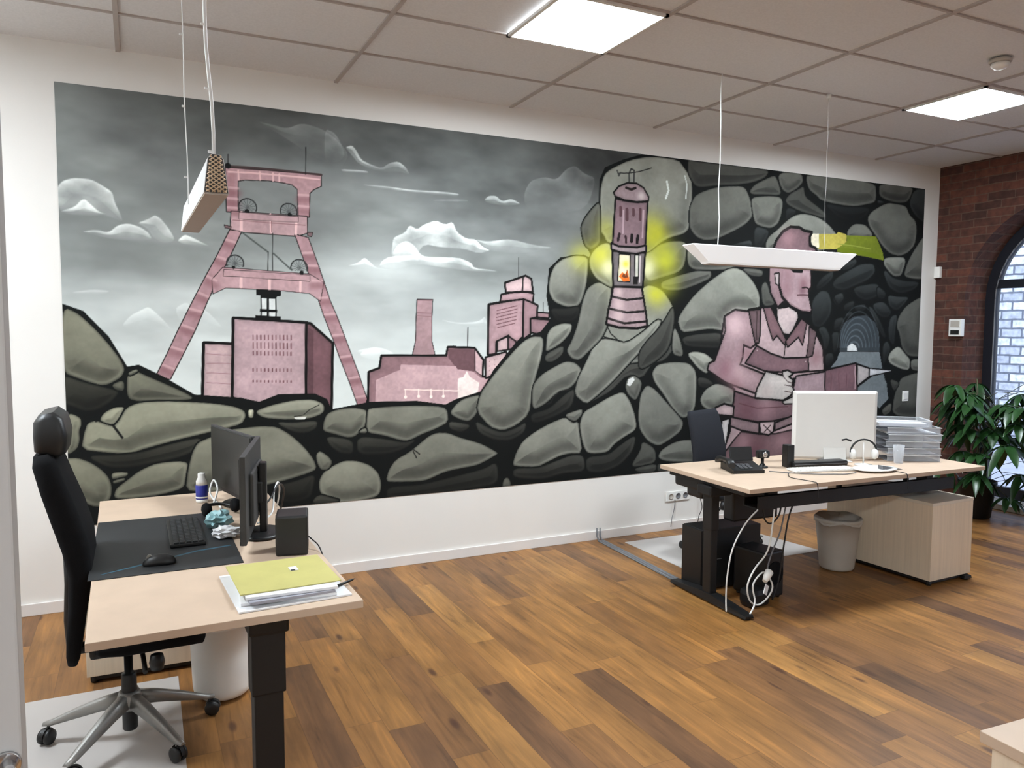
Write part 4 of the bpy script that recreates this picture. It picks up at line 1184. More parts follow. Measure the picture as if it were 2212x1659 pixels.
office_chair('charcoal office chair behind the right desk, turned slightly toward the lantern', (4.66, -0.70, 0.0034), -72, 143, high=False, fabric=M['dark_fabric'])
# ================================================================ floor things
def flat_mat(label, pts, loc=(0, 0, 0.0002), th=0.003):
    bm = B(); bm_prism(bm, pts, 0, th); o = obj('chair_mat', bm, M['chairmat'], None, loc)
    return tag(o, label, 'floor mat')
flat_mat('pale translucent floor mat under the left office chair', [(-0.32, -2.42), (0.86, -2.42), (0.874, -1.205), (-0.32, -1.205)])
flat_mat('pale translucent floor mat behind the right desk', [(4.09, -0.95), (5.30, -0.985), (5.20, -0.20), (4.10, -0.175)])

def pedestal(label, w, d, h, loc, rotz):
    """w = front width (local x), d = depth (local y); drawers on local -x side away from view"""
    t = thing('drawer_pedestal', label, 'drawer unit', loc, rotz)
    bm = B()
    bm_box(bm, 0, 0, 0.035 + (h - 0.055) / 2, w, d, h - 0.055, 0, 0.002)
    obj('carcass', bm, M['wood_v'], t)
    bm = B(); bm_box(bm, 0, 0, h - 0.010, w + 0.004, d + 0.004, 0.0195, 0, 0.002); obj('cover_top', bm, M['wood'], t)
    bm = B(); bm_box(bm, 0, 0, 0.024, w - 0.03, d - 0.03, 0.022)
    for sx in (-1, 1):
        for sy in (-1, 1): bm_lathe(bm, [(0.016, 0), (0.018, 0.008), (0.018, 0.03)], 12, 0, (sx * (w / 2 - 0.03), sy * (d / 2 - 0.03), 0))
    obj('plinth', bm, M['black_plastic'], t)
    z = 0.045
    for i, hh in enumerate((0.17, 0.17, 0.12)):
        hh = hh * (h - 0.075) / 0.46 - 0.004
        bm = B(); bm_box(bm, 0, d / 2 + 0.010, z + hh / 2, w - 0.006, 0.018, hh, 0, 0.0015); dw = obj('drawer', bm, M['wood_v'], t)
        bm = B(); bm_tube(bm, [(-0.06, d / 2 + 0.019, z + hh - 0.03), (-0.06, d / 2 + 0.045, z + hh - 0.03), (0.06, d / 2 + 0.045, z + hh - 0.03), (0.06, d / 2 + 0.019, z + hh - 0.03)], 0.005, 8)
        obj('handle', bm, M['silver'], dw)
        z += hh + 0.004
    return t
pedestal('light wood drawer unit standing under the right end of the right desk', 0.42, 0.80, 0.545, (5.487, -1.475, 0), 1.5)
pedestal('light wood drawer unit hidden behind the bin under the left desk', 0.43, 0.74, 0.52, (0.865, -0.915, 0), -91.0)

def waste_bin(name, label, r0, r1, h, loc, m, liner, rb=0.02):
    t = thing(name, label, 'waste bin', loc)
    bm = B()
    prof = [(0.0001, 0.004)]
    for k in range(6):
        a = (k / 5) * PI / 2
        prof.append((r0 - rb + rb * math.sin(a), 0.001 + rb - rb * math.cos(a)))
    prof += [(r0 + (r1 - r0) * 0.5, h * 0.55), (r1, h - 0.03), (r1 + 0.008, h - 0.028), (r1 + 0.010, h - 0.004), (r1 + 0.004, h), (r1 - 0.003, h - 0.004), (r1 - 0.006, h - 0.04), (r0 - 0.006, rb + 0.02), (0.0001, rb + 0.01)]
    bm_lathe(bm, prof, 48); obj('bin_body', bm, m, t)
    if liner:
        bm = B(); pr = []
        n = 48
        lo = []; hi = []; dn = []
        random.seed(3)
        for k in range(n):
            a = 2 * PI * k / n; w = 0.004 * math.sin(5 * a) + 0.003 * random.random()
            lo.append((math.cos(a) * (r1 - 0.012), math.sin(a) * (r1 - 0.012), h - 0.10)); hi.append((math.cos(a) * (r1 - 0.002), math.sin(a) * (r1 - 0.002), h + 0.006 + w)); dn.append((math.cos(a) * (r1 + 0.0125), math.sin(a) * (r1 + 0.0125), h - 0.035 + 3 * w))
        bm_loft(bm, [lo, hi, dn], closed_ends=False); obj('bin_liner', bm, liner, t)
    return t
waste_bin('waste_bin', 'round grey bin beside the drawer unit under the right desk', 0.115, 0.148, 0.36, (5.075, -1.33, 0), M['bin'], M['bin'])
waste_bin('waste_bin', 'white round-bottomed bin under the left desk, behind the chair base', 0.128, 0.138, 0.36, (1.05, -1.47, 0), M['white_plastic'], None, 0.055)

# computer tower, small black case, and the mess of cables under the right desk
t = thing('computer_tower', 'black computer tower standing behind the left leg of the right desk', 'computer', (4.125, -1.24, 0), 88)
boxobj('case', M['black_plastic'], (0, 0, 0.205), (0.20, 0.46, 0.38), t, 0.004)
boxobj('front_panel', M['black_metal'], (0, 0.235, 0.205), (0.196, 0.012, 0.374), t, 0.003)
boxobj('drive_slot', M['greycable'], (-0.1005, 0.14, 0.20), (0.002, 0.12, 0.004), t)
for k, (xx, yy) in enumerate(((-.08, -.2), (.08, -.2), (-.08, .2), (.08, .2))): boxobj('rubber_foot', M['black_metal'], (xx, yy, 0.0078), (0.03, 0.03, 0.0155), t, 0.003)
t = thing('subwoofer', 'black box-shaped subwoofer on the floor under the right desk', 'speaker', (4.185, -1.51, 0), 8)
boxobj('cabinet', M['black_plastic'], (0, 0, 0.157), (0.18, 0.24, 0.285), t, 0.012)
bm = B(); bm_lathe(bm, [(0.075, 0), (0.072, 0.008), (0.062, 0.002), (0.02, -0.004), (0.0001, 0.004)], 32)
for v in bm.verts: v.co = Vector((v.co.x, -0.1205 - v.co.z, v.co.y + 0.165))
obj('speaker_cone', bm, M['black_fabric'], t)
for sx in (-1, 1):
    for sy in (-1, 1):
        bm = B(); bm_lathe(bm, [(0.014, 0), (0.016, 0.018)], 12, 0, (sx * .07, sy * .09, 0)); obj('foot', bm, M['black_metal'], t)
t = thing('cable_pouch', 'rounded black transformer bag on the floor beside the right desk foot', 'power supply', (4.03, -1.645, 0), 0)
bm = B(); bm_box(bm, 0, 0, 0.056, 0.16, 0.11, 0.11, 0, 0.035); obj('casing', bm, M['black_plastic'], t)

def cable(label, pts, rad, m, cat='cable', name='power_cable'):
    # smooth path through the points
    P = [Vector(p) for p in pts]; out = []
    for i in range(len(P) - 1):
        p0 = P[max(i - 1, 0)]; p1 = P[i]; p2 = P[i + 1]; p3 = P[min(i + 2, len(P) - 1)]
        for k in range(8):
            s = k / 8
            out.append(0.5 * ((2 * p1) + (p2 - p0) * s + (2 * p0 - 5 * p1 + 4 * p2 - p3) * s * s + (3 * p1 - p0 - 3 * p2 + p3) * s ** 3))
    out.append(P[-1])
    bm = B(); bm_tube(bm, out, rad, 8)
    return tag(obj(name, bm, m), label, cat)
cable('white cable hanging in a long curve just right of the desk leg', [(3.990, -1.70, 0.60), (3.890, -1.70, 0.52), (3.810, -1.69, 0.38), (3.775, -1.69, 0.22), (3.770, -1.69, 0.10), (3.765, -1.70, 0.02)], 0.0045, M['wire'])
cable('white cable coiled in a big loop beside the white plug', [(4.070, -1.745, 0.60), (4.035, -1.755, 0.42), (4.000, -1.755, 0.34), (3.910, -1.765, 0.27), (3.860, -1.765, 0.18), (3.890, -1.755, 0.085), (3.970, -1.745, 0.045), (4.050, -1.745, 0.09), (4.070, -1.745, 0.15), (4.010, -1.745, 0.23), (3.950, -1.755, 0.22), (3.900, -1.765, 0.17), (3.900, -1.785, 0.08), (3.840, -1.805, 0.02)], 0.005, M['wire'])
cable('dark cable drooping from the cable tray in a wide loop', [(4.060, -1.66, 0.60), (4.080, -1.66, 0.52), (4.130, -1.66, 0.49), (4.190, -1.66, 0.53), (4.210, -1.66, 0.60)], 0.005, M['black_plastic'])
cable('dark cable hanging from the tray, rightmost of the bundle', [(4.300, -1.668, 0.60), (4.260, -1.668, 0.50), (4.230, -1.668, 0.34), (4.200, -1.668, 0.15), (4.150, -1.668, 0.02)], 0.005, M['black_plastic'])
cable('grey cable hanging in the middle of the bundle under the desk', [(4.240, -1.668, 0.60), (4.200, -1.668, 0.44), (4.140, -1.668, 0.32), (4.100, -1.668, 0.20), (4.090, -1.668, 0.02)], 0.0045, M['greycable'])
t = thing('plug_adapter', 'white plug and socket block dangling in the cables under the right desk', 'plug', (3.99, -1.79, 0.235), 20)
bm = B(); b2 = B(); bm_lathe(b2, [(0.014, -0.05), (0.022, -0.01), (0.024, 0.02), (0.02, 0.026)], 20); merge(bm, b2, Matrix.Rotation(0.9, 4, 'Y')); obj('plug_body', bm, M['white_plastic'], t)
boxobj('tag', M['paper'], (-0.02, 0, -0.085), (0.045, 0.004, 0.055), t, 0, (0, 0.5, 0))

# flat cable duct over the floor and wall sockets
bm = B()
secs = []
for (x, y, z) in ((3.955, -0.022, 0.095), (3.955, -0.026, 0.03), (3.955, -0.05, 0.006), (3.93, -0.5, 0.005), (3.89, -1.08, 0.005)):
    secs.append((x, y, z))
for k in (-1, 1): bm_tube(bm, [(x + k * 0.014, y, z) for x, y, z in secs], 0.006, 8)
bm_box(bm, 3.925, -0.56, 0.004, 0.065, 1.0, 0.006, 0, 0.002, Matrix.Rotation(-0.06, 4, 'Z'))
tag(obj('cable_duct', bm, M['greycable']), 'flat grey cable duct running over the floor from the wall to the right desk', 'cable duct')

def socket(loc, n, label):
    t = thing('wall_socket', label, 'wall socket', loc)
    bm = B(); bm_box(bm, 0, -0.005, 0, 0.081 * n, 0.010, 0.081, 0, 0.003); obj('cover_plate', bm, M['white_plastic'], t)
    for i in range(n):
        x = (i - (n - 1) / 2) * 0.073
        bm = B(); b2 = B(); bm_lathe(b2, [(0.021, 0), (0.024, 0.004), (0.020, 0.0045), (0.019, 0.0008), (0.0001, 0.0008)], 28)
        merge(bm, b2, Matrix.Translation((x, -0.0095, 0)) @ Matrix.Rotation(PI / 2, 4, 'X')); obj('socket_face', bm, M['bin'] if i == 0 else M['greycable'], t)
    return t
socket((4.735, 0.0, 0.277), 3, 'white triple wall socket low on the white wall left of the right desk')
cable('thin grey cord dropping from the triple wall socket', [(4.70, -0.014, 0.25), (4.69, -0.02, 0.18), (4.66, -0.03, 0.10), (4.65, -0.03, 0.03)], 0.003, M['greycable'])
cable('thin black cord dropping along the wall beside the desk leg', [(4.96, -0.014, 0.24), (4.97, -0.03, 0.16), (4.93, -0.04, 0.09), (4.92, -0.04, 0.03)], 0.003, M['black_plastic'])
t = thing('light_switch', 'white light switch on the mural above the letter trays', 'light switch', (7.462, -0.004, 1.010))
boxobj('switch_frame', M['white_plastic'], (0, -0.005, 0), (0.082, 0.009, 0.10), t, 0.003); boxobj('rocker', M['white_alu'], (0, -0.0115, 0), (0.055, 0.006, 0.06), t, 0.002)

t = thing('wall_intercom', 'square white box with a dark display on the brick wall', 'wall box', (XW, -0.255, 1.675))
boxobj('box_body', M['white_plastic'], (-0.027, 0, 0), (0.052, 0.125, 0.165), t, 0.006)
boxobj('display', M['screen'], (-0.0535, 0.0, -0.045), (0.003, 0.085, 0.042), t)
boxobj('grille', M['bin'], (-0.0535, 0.0, 0.035), (0.003, 0.09, 0.06), t, 0.001)
t = tag(boxobj('contact_sensor', M['white_plastic'], (XW - 0.02, -0.034, 2.215), (0.038, 0.06, 0.11), None, 0.008), 'small white sensor at the edge of the brick wall above the mural tunnel', 'sensor')

# sideboard corner at lower right
t = thing('sideboard', 'light wood cupboard corner at the lower right beside the camera', 'cupboard', (2.42, -4.035, 0), -3.5)
W2, D2, H2 = 0.90, 0.90, 0.75
boxobj('cabinet_body', M['wood_v'], (W2 / 2 + 0.008, -D2 / 2 - 0.008, (H2 - 0.026) / 2), (W2 - 0.02, D2 - 0.02, H2 - 0.026), t, 0.002)
bm = B(); bm_box(bm, W2 / 2, -D2 / 2, H2 - 0.013, W2, D2, 0.026, 0, 0.002)
for fc in bm.faces:
    if abs(fc.normal.z) < 0.5: fc.material_index = 1
obj('tabletop', bm, [M['wood'], M['wood_edge']], t)

# ================================================================ on the left desk
Zl = DLH
o = boxobj('desk_pad', M['deskpad'], (0.0, 0, 0.0015), (0.52, 0.90, 0.0025), None, 0.001)
o.location = (0.821, -1.612, Zl + 0.0016); tag(o, 'large black desk pad lying across the left desk', 'desk pad')
def teal_stroke():
    bm = B(); a = [(0.600, -2.005), (0.70, -1.955), (0.93, -1.83), (1.06, -1.80)]
    for i in range(len(a) - 1):
        p, q = Vector(a[i] + (0,)), Vector(a[i + 1] + (0,)); n = (q - p).cross(Vector((0, 0, 1))).normalized() * 0.008
        bm.faces.new([bm.verts.new(v + Vector((0, 0, Zl + 0.0033))) for v in (p - n * (0.3 if i == 0 else 1), q - n, q + n, p + n * (0.3 if i == 0 else 1))])
    s = obj('printed_stroke', bm, M['teal_line']); s.parent = o; s.matrix_parent_inverse = Matrix.Translation(o.location).inverted()
teal_stroke()

# keyboard
t = thing('keyboard', 'black keyboard on the black desk pad', 'keyboard', (0.905, -1.535, Zl + 0.003), 90)
boxobj('keyboard_body', M['black_plastic'], (0, 0, 0.009), (0.44, 0.135, 0.014), t, 0.004)
bm = B()
for r in range(5):
    for c in range(17): bm_box(bm, -0.205 + c * 0.0256, -0.05 + r * 0.0235, 0.019, 0.021, 0.019, 0.006, 0, 0.0015)
obj('keys', bm, M['deskpad'], t)
t = thing('computer_mouse', 'black computer mouse on the desk pad near the blue stroke', 'mouse', (0.795, -1.95, Zl + 0.003), 172)
bm = B()
secs = []
for x, w, h in ((-0.055, 0.020, 0.012), (-0.048, 0.045, 0.024), (-0.025, 0.060, 0.036), (0.005, 0.062, 0.038), (0.035, 0.058, 0.030), (0.052, 0.045, 0.018), (0.058, 0.024, 0.010)):
    secs.append([(x, w / 2 * math.cos(k * PI / 8), 0.001 + h * math.sin(k * PI / 8)) for k in range(9)])
bm_loft(bm, secs); obj('mouse_shell', bm, M['black_plastic'], t)
bm = B(); b2 = B(); bm_lathe(b2, [(0.009, -0.004), (0.009, 0.004)], 16); merge(bm, b2, Matrix.Translation((0.036, 0, 0.029)) @ Matrix.Rotation(PI / 2, 4, 'X')); obj('scroll_wheel', bm, M['silver'], t)

def monitor(label, a, b, z0, z1, back_side, base_xy, logo=False):
    """panel between plan points a and b; back_side = +1/-1 selects which side of a->b is the back"""
    a = Vector((a[0], a[1], 0)); b = Vector((b[0], b[1], 0)); c = (a + b) / 2; ang = math.atan2((b - a).y, (b - a).x)
    t = thing('monitor', label, 'monitor', (c.x, c.y, Zl), ang / D2R)
    w = (b - a).length; h = z1 - z0; zc = (z0 + z1) / 2 - Zl; s = back_side
    bm = B(); bm_box(bm, 0, s * 0.012, zc, w, 0.022, h, 0, 0.003); bm_box(bm, 0, s * 0.030, zc - 0.02, w * 0.62, 0.022, h * 0.62, 0, 0.01)
    obj('monitor_casing', bm, M['screen_back'], t)
    boxobj('display', M['screen'], (0, -s * 0.0005, zc + 0.004), (w - 0.014, 0.002, h - 0.026), t)
    boxobj('bezel_chin', M['black_plastic'], (0, -s * 0.001, zc - h / 2 + 0.009), (w - 0.004, 0.003, 0.016), t)
    bm = B()
    bm_box(bm, 0, s * 0.060, 0.16, 0.055, 0.03, 0.31, 0, 0.006); bm_box(bm, 0, s * 0.045, zc - 0.02, 0.09, 0.03, 0.09, 0, 0.006)
    obj('stand_column', bm, M['black_plastic'], t)
    bm = B(); bm_lathe(bm, [(0.115, 0.0005), (0.115, 0.008), (0.10, 0.013), (0.03, 0.016)], 40)
    for v in bm.verts: v.co = Vector((v.co.x * 1.05, v.co.y * 0.78 + s * 0.055, v.co.z + 0.0032))
    obj('stand_base', bm, M['black_plastic'], t)
    if logo:
        bm = B(); b2 = B(); bm_lathe(b2, [(0.018, 0), (0.018, 0.001)], 28); merge(bm, b2, Matrix.Translation((-0.08 * 0, s * 0.0415, zc + 0.05)) @ Matrix.Rotation(-s * PI / 2, 4, 'X')); obj('back_badge', bm, M['black_plastic'], t)
        bm = B(); b2 = B(); bm_lathe(b2, [(0.022, 0), (0.022, 0.001)], 28); merge(bm, b2, Matrix.Translation((0.13, s * 0.0245, zc - 0.115)) @ Matrix.Rotation(-s * PI / 2, 4, 'X') @ Matrix.Scale(2.0, 4, (0, 1, 0)) @ Matrix.Scale(0.55, 4, (1, 0, 0))); obj('back_sticker', bm, M['silver'], t)
    return t
monitor('nearer dark monitor on the left desk, its grey back toward the mural lantern', (1.082, -1.955), (1.222, -1.36), 0.795, 1.146, -1, None, True)
monitor('farther dark monitor on the left desk, its blank screen showing', (1.205, -1.33), (1.077, -0.775), 0.817, 1.140, -1, None)

# loudspeaker, paper stack
t = thing('desktop_speaker', 'black box loudspeaker standing behind the yellow folder', 'speaker', (1.277, -1.975, Zl), -12)
boxobj('speaker_cabinet', M['black_plastic'], (0, 0, 0.079), (0.122, 0.15, 0.156), t, 0.008)
bm = B()
for zz, rr in ((0.055, 0.042), (0.128, 0.02)):
    b2 = B(); bm_lathe(b2, [(rr, 0), (rr * 0.95, 0.004), (rr * 0.8, 0.0), (rr * 0.3, -0.003), (0.0001, 0.002)], 28)
    merge(bm, b2, Matrix.Translation((-0.0592, 0, zz)) @ Matrix.Rotation(-PI / 2, 4, 'Y'))
obj('speaker_cone', bm, M['black_fabric'], t)
random.seed(7)
z = Zl + 0.0005
stack = [('folder', 'white paper tray folder at the very bottom of the stack on the left desk', M['paper'], (1.170, -2.40), (0.36, 0.40), 0.006, 3, 'folder'),
         ('paper_sheaf', 'thick white sheaf of paper above the bottom folder', M['paper'], (1.175, -2.385), (0.30, 0.38), 0.010, -4, 'paper'),
         ('folder', 'grey folder in the middle of the stack on the left desk', M['grey_paper'], (1.165, -2.41), (0.27, 0.36), 0.008, 2, 'folder'),
         ('paper_sheaf', 'white sheaf of paper directly under the yellow folder', M['paper'], (1.178, -2.395), (0.29, 0.36), 0.009, -2, 'paper')]
for nm, lb, mm, (x, y), (sx, sy), th, rz, ct in stack:
    bm = B(); bm_box(bm, 0, 0, th / 2, sx, sy, th, 0, 0.0008)
    tag(obj(nm, bm, mm, None, (x, y, z), (0, 0, rz * D2R)), lb, ct); z += th + 0.0006
t = thing('card_folder', 'yellow card folder on top of the paper stack', 'folder', (1.170, -2.375, z), 2)
bm = B(); bm_box(bm, 0, 0, 0.002, 0.325, 0.33, 0.004, 0, 0.001); obj('cover', bm, M['yellow'], t)
boxobj('button_plate', M['white_plastic'], (0.045, 0.03, 0.0048), (0.028, 0.045, 0.0015), t)
boxobj('closure_dot', M['black_plastic'], (0.040, 0.012, 0.0058), (0.014, 0.010, 0.001), t)
ztop = z
t = thing('pen', 'thin dark pen sticking out at the right of the paper stack', 'pen', (1.345, -2.50, Zl + 0.0125), 35)
bm = B(); bm_tube(bm, [(-0.07, 0, 0), (0.055, 0, 0), (0.07, 0, 0)], [0.0045, 0.0045, 0.0012], 10); obj('barrel', bm, M['black_plastic'], t)
bm = B(); bm_tube(bm, [(-0.065, 0, 0.0056), (-0.03, 0, 0.0056)], 0.0012, 6); obj('clip', bm, M['chrome'], t)

# blue and white bottle
t = thing('cleaning_bottle', 'blue and white bottle left of the far monitor', 'bottle', (1.018, -0.90, Zl))
bm = B(); bm_lathe(bm, [(0.026, 0.0005), (0.029, 0.004), (0.029, 0.018)], 28); obj('bottle_foot', bm, M['white_plastic'], t)
bm = B(); bm_lathe(bm, [(0.0292, 0.018), (0.0295, 0.02), (0.0295, 0.088), (0.028, 0.09)], 28); obj('label_band', bm, M['blue'], t)
bm = B(); bm_lathe(bm, [(0.028, 0.09), (0.027, 0.11), (0.018, 0.128), (0.018, 0.145), (0.016, 0.15), (0.0001, 0.151)], 28); obj('bottle_top', bm, M['white_plastic'], t)
bm = B(); bm_lathe(bm, [(0.0281, 0.024), (0.0298, 0.025), (0.0298, 0.032), (0.0281, 0.033)], 28); obj('label_stripe', bm, M['white_plastic'], t)
# crumpled wraps / cloths behind the monitors
def crumple(bm, cx, cy, cz, sx, sy, sz, seed, mi=0, n=3):
    rg = random.Random(seed); b2 = B(); bmesh.ops.create_icosphere(b2, subdivisions=n, radius=0.5)
    for v in b2.verts:
        d = v.co.normalized(); k = 1 + 0.22 * math.sin(7 * d.x + seed) * math.cos(6 * d.y + 2 * seed) + 0.14 * math.sin(13 * d.z + 5 * d.x + seed) + rg.uniform(-0.05, 0.05)
        v.co = Vector((d.x * 0.5 * k * sx, d.y * 0.5 * k * sy, max(-0.42, d.z * 0.5 * k) * sz))
    merge(bm, b2, Matrix.Translation((cx, cy, cz)), mi)
bm = B(); crumple(bm, 0, 0, 0.034, 0.11, 0.13, 0.075, 1); tag(obj('plastic_wrap', bm, M['teal'], None, (1.045, -1.47, Zl + 0.0035)), 'crumpled pale teal wrap on the pad beside the near monitor', 'packaging')
bm = B(); crumple(bm, 0, 0, 0.022, 0.10, 0.09, 0.05, 5); tag(obj('paper_tissue', bm, M['paper'], None, (1.06, -1.66, Zl + 0.0035)), 'crumpled white tissue at the edge of the desk pad', 'tissue')
t = thing('headphones', 'black headphones lying on the left desk under the far monitor', 'headphones', (1.075, -1.22, Zl + 0.003), 20)
bm = B(); bm_tube(bm, [(0.075 * math.cos(a * PI / 12), 0.085 * math.sin(a * PI / 12), 0.02 + 0.012 * math.sin(a * PI / 12)) for a in range(13)], 0.008, 10); obj('headband', bm, M['black_plastic'], t)
for s in (-1, 1):
    bm = B(); b2 = B(); bm_lathe(b2, [(0.0001, -0.015), (0.028, -0.014), (0.034, 0), (0.028, 0.014), (0.0001, 0.015)], 24); merge(bm, b2, Matrix.Translation((s * 0.07, -0.012, 0.034)) @ Matrix.Rotation(PI / 2, 4, 'Y')); obj('ear_cup', bm, M['black_fabric'], t)
cable('coiled white cable lying behind the bottle on the left desk', [(1.06, -1.05, Zl + 0.02), (1.085, -1.00, Zl + 0.08), (1.07, -0.96, Zl + 0.12), (1.05, -0.99, Zl + 0.06), (1.085, -1.07, Zl + 0.012), (1.09, -1.12, Zl + 0.008)], 0.005, M['wire'])
cable('white cable looping behind the monitors toward the speaker', [(1.20, -1.55, Zl + 0.02), (1.27, -1.50, Zl + 0.05), (1.30, -1.38, Zl + 0.12), (1.33, -1.30, Zl + 0.15), (1.345, -1.25, Zl + 0.10), (1.34, -1.20, Zl + 0.01)], 0.004, M['wire'])
cable('black cable running from the near monitor over the desk edge', [(1.19, -1.66, Zl + 0.10), (1.25, -1.58, Zl + 0.13), (1.31, -1.45, Zl + 0.17), (1.35, -1.35, Zl + 0.12), (1.345, -1.28, Zl + 0.012)], 0.004, M['black_plastic'])
cable('thin black speaker cable trailing over the right edge of the left desk', [(1.335, -1.93, Zl + 0.05), (1.355, -1.96, Zl + 0.035), (1.375, -2.02, Zl + 0.012), (1.385, -2.08, Zl - 0.05)], 0.0025, M['black_plastic'])

# ================================================================ on the right desk
Zr = DRH + 0.0005
def dpt(lx, ly):
    a = -2.3 * D2R; return (4.754 + lx * math.cos(a) - ly * math.sin(a), -1.471 + lx * math.sin(a) + ly * math.cos(a))
t = thing('all_in_one_computer', 'white computer seen from behind, standing on the right desk', 'computer', (4.985, -1.345, Zr), -27)
bm = B()
ring = rrect(0.565, 0.462, 0.010, 5)
bm_loft(bm, [[(x, 0.0, z + 0.240) for x, z in ring], [(x, -0.012, z + 0.240) for x, z in ring], [(x * 0.93, -0.026, z * 0.93 + 0.240) for x, z in ring]], smooth=False); obj('computer_casing', bm, M['white_alu'], t)
boxobj('display', M['screen'], (0, 0.0012, 0.29), (0.55, 0.002, 0.35), t)
bm = B(); bm_box(bm, 0, -0.034, 0.045, 0.15, 0.008, 0.085, 0, 0.003, Matrix.Rotation(-0.15, 4, 'X')); bm_box(bm, 0, -0.02, 0.004, 0.19, 0.16, 0.007, 0, 0.003); obj('stand', bm, M['white_alu'], t)

# desk telephone
t = thing('desk_phone', 'black desk telephone with tilted display at the left end of the right desk', 'telephone', (4.135, -1.40, Zr), -18)
bm = B(); bm_prism(bm, [(-0.10, 0), (0.10, 0), (0.10, 0.055), (-0.10, 0.02)], -0.10, 0.10, 0, 'x'); obj('phone_base', bm, M['black_plastic'], t)
bm = B(); bm_box(bm, 0.01, 0.05, 0.10, 0.15, 0.012, 0.09, 0, 0.004, Matrix.Rotation(-0.35, 4, 'X')); ds = obj('phone_screen', bm, M['black_plastic'], t)
bm = B(); secs = []
for x, zz, w, h in ((-0.11, 0.052, 0.04, 0.03), (-0.085, 0.062, 0.046, 0.042), (-0.04, 0.075, 0.034, 0.024), (0.04, 0.075, 0.034, 0.024), (0.085, 0.062, 0.046, 0.042), (0.11, 0.052, 0.04, 0.03)):
    secs.append([(-0.115 + y, x, z + zz) for y, z in rrect(w, h, 0.01, 4)])
bm_loft(bm, secs); obj('handset', bm, M['black_plastic'], t)
bm = B()
for r in range(4):
    for c in range(3): bm_box(bm, -0.035 + c * 0.03, -0.07 + r * 0.022, 0.030 + 0.0039 * r, 0.02, 0.013, 0.006, 0, 0.001)
obj('keypad', bm, M['greycable'], t)
t = thing('desktop_speaker', 'small slim black speaker standing between the phone and the white computer', 'speaker', (4.50, -1.42, Zr), -10)
boxobj('speaker_cabinet', M['black_plastic'], (0, 0, 0.073), (0.052, 0.06, 0.145), t, 0.006); boxobj('grille', M['black_fabric'], (0, 0.0315, 0.08), (0.044, 0.004, 0.10), t, 0.001)
t = thing('webcam', 'small round black camera beside the desk telephone', 'camera', (4.33, -1.37, Zr), -10)
bm = B(); bm_lathe(bm, [(0.034, 0), (0.036, 0.008), (0.02, 0.014), (0.010, 0.03), (0.010, 0.06)], 24); obj('camera_foot', bm, M['black_plastic'], t)
bm = B(); bm_box(bm, 0, 0, 0.088, 0.085, 0.05, 0.055, 0, 0.018); obj('camera_head', bm, M['black_plastic'], t)
bm = B(); b2 = B(); bm_lathe(b2, [(0.018, 0), (0.018, 0.006), (0.012, 0.007), (0.0001, 0.004)], 20); merge(bm, b2, Matrix.Translation((0, -0.025, 0.088)) @ Matrix.Rotation(PI / 2, 4, 'X')); obj('lens', bm, M['chrome'], t)

t = thing('keyboard', 'flat white keyboard on the right desk in front of the white computer', 'keyboard', (4.60, -1.60, Zr), -14)
boxobj('keyboard_body', M['white_alu'], (0, 0, 0.006), (0.42, 0.115, 0.010), t, 0.003)
bm = B()
for r in range(5):
    for c in range(16): bm_box(bm, -0.19 + c * 0.0254, -0.044 + r * 0.022, 0.013, 0.021, 0.018, 0.004, 0, 0.001)
obj('keys', bm, M['white_plastic'], t)
t = thing('document_case', 'narrow black case lying in front of the white computer', 'case', (4.70, -1.475, Zr), -12)
bm = B(); bm_box(bm, 0, 0, 0.019, 0.40, 0.085, 0.036, 0, 0.012); obj('case_body', bm, M['black_plastic'], t)
bm = B(); bm_tube(bm, [(-0.19, -0.043, 0.02), (0.19, -0.043, 0.02)], 0.0015, 6); obj('zip', bm, M['greycable'], t)
t = thing('ceramic_plate', 'white oval dish with a cable coiled on it at the desk front', 'dish', (4.905, -1.745, Zr), -5)
bm = B(); bm_lathe(bm, [(0.07, 0), (0.085, 0.002), (0.12, 0.013), (0.122, 0.016), (0.085, 0.007), (0.0001, 0.005)], 48)
for v in bm.verts: v.co.x *= 1.25; v.co.y *= 0.85
obj('dish_body', bm, M['white_plastic'], t)
# headset on its stand
t = thing('headset', 'white and dark headset hung on a stand in front of the computer', 'headset', (5.00, -1.58, Zr), -27)
bm = B(); bm_lathe(bm, [(0.055, 0), (0.055, 0.006), (0.012, 0.01), (0.006, 0.014)], 28); bm_tube(bm, [(0, 0, 0.01), (0, 0, 0.15)], 0.005, 10); obj('stand', bm, M['white_plastic'], t)
bm = B(); bm_tube(bm, [(0.085 * math.cos(a * PI / 14), 0, 0.085 + 0.085 * math.sin(a * PI / 14)) for a in range(-2, 15)], 0.006, 10); obj('headband', bm, M['black_plastic'], t)
for s in (-1, 1):
    bm = B(); b2 = B(); bm_lathe(b2, [(0.0001, -0.014), (0.028, -0.013), (0.036, 0), (0.028, 0.013), (0.0001, 0.014)], 24); merge(bm, b2, Matrix.Translation((s * 0.072, 0, 0.075)) @ Matrix.Rotation(PI / 2, 4, 'Y')); obj('ear_cushion', bm, M['white_plastic'], t)
bm = B(); bm_tube(bm, [(-0.085, 0, 0.16), (-0.12, -0.01, 0.172), (-0.15, -0.02, 0.168)], 0.006, 8); obj('microphone_boom', bm, M['black_plastic'], t)
bm = B(); bm_lathe(bm, [(0.026, 0.0005), (0.028, 0.004), (0.036, 0.12), (0.034, 0.12), (0.026, 0.008), (0.0001, 0.006)], 32)
tag(obj('drinking_glass', bm, M['clear'], None, (5.285, -1.62, Zr)), 'empty clear drinking glass between the computer and the letter trays', 'glass')
t = thing('letter_opener_wedge', 'small dark triangular holder lying beside the drinking glass', 'holder', (5.03, -1.76, Zr), -8)
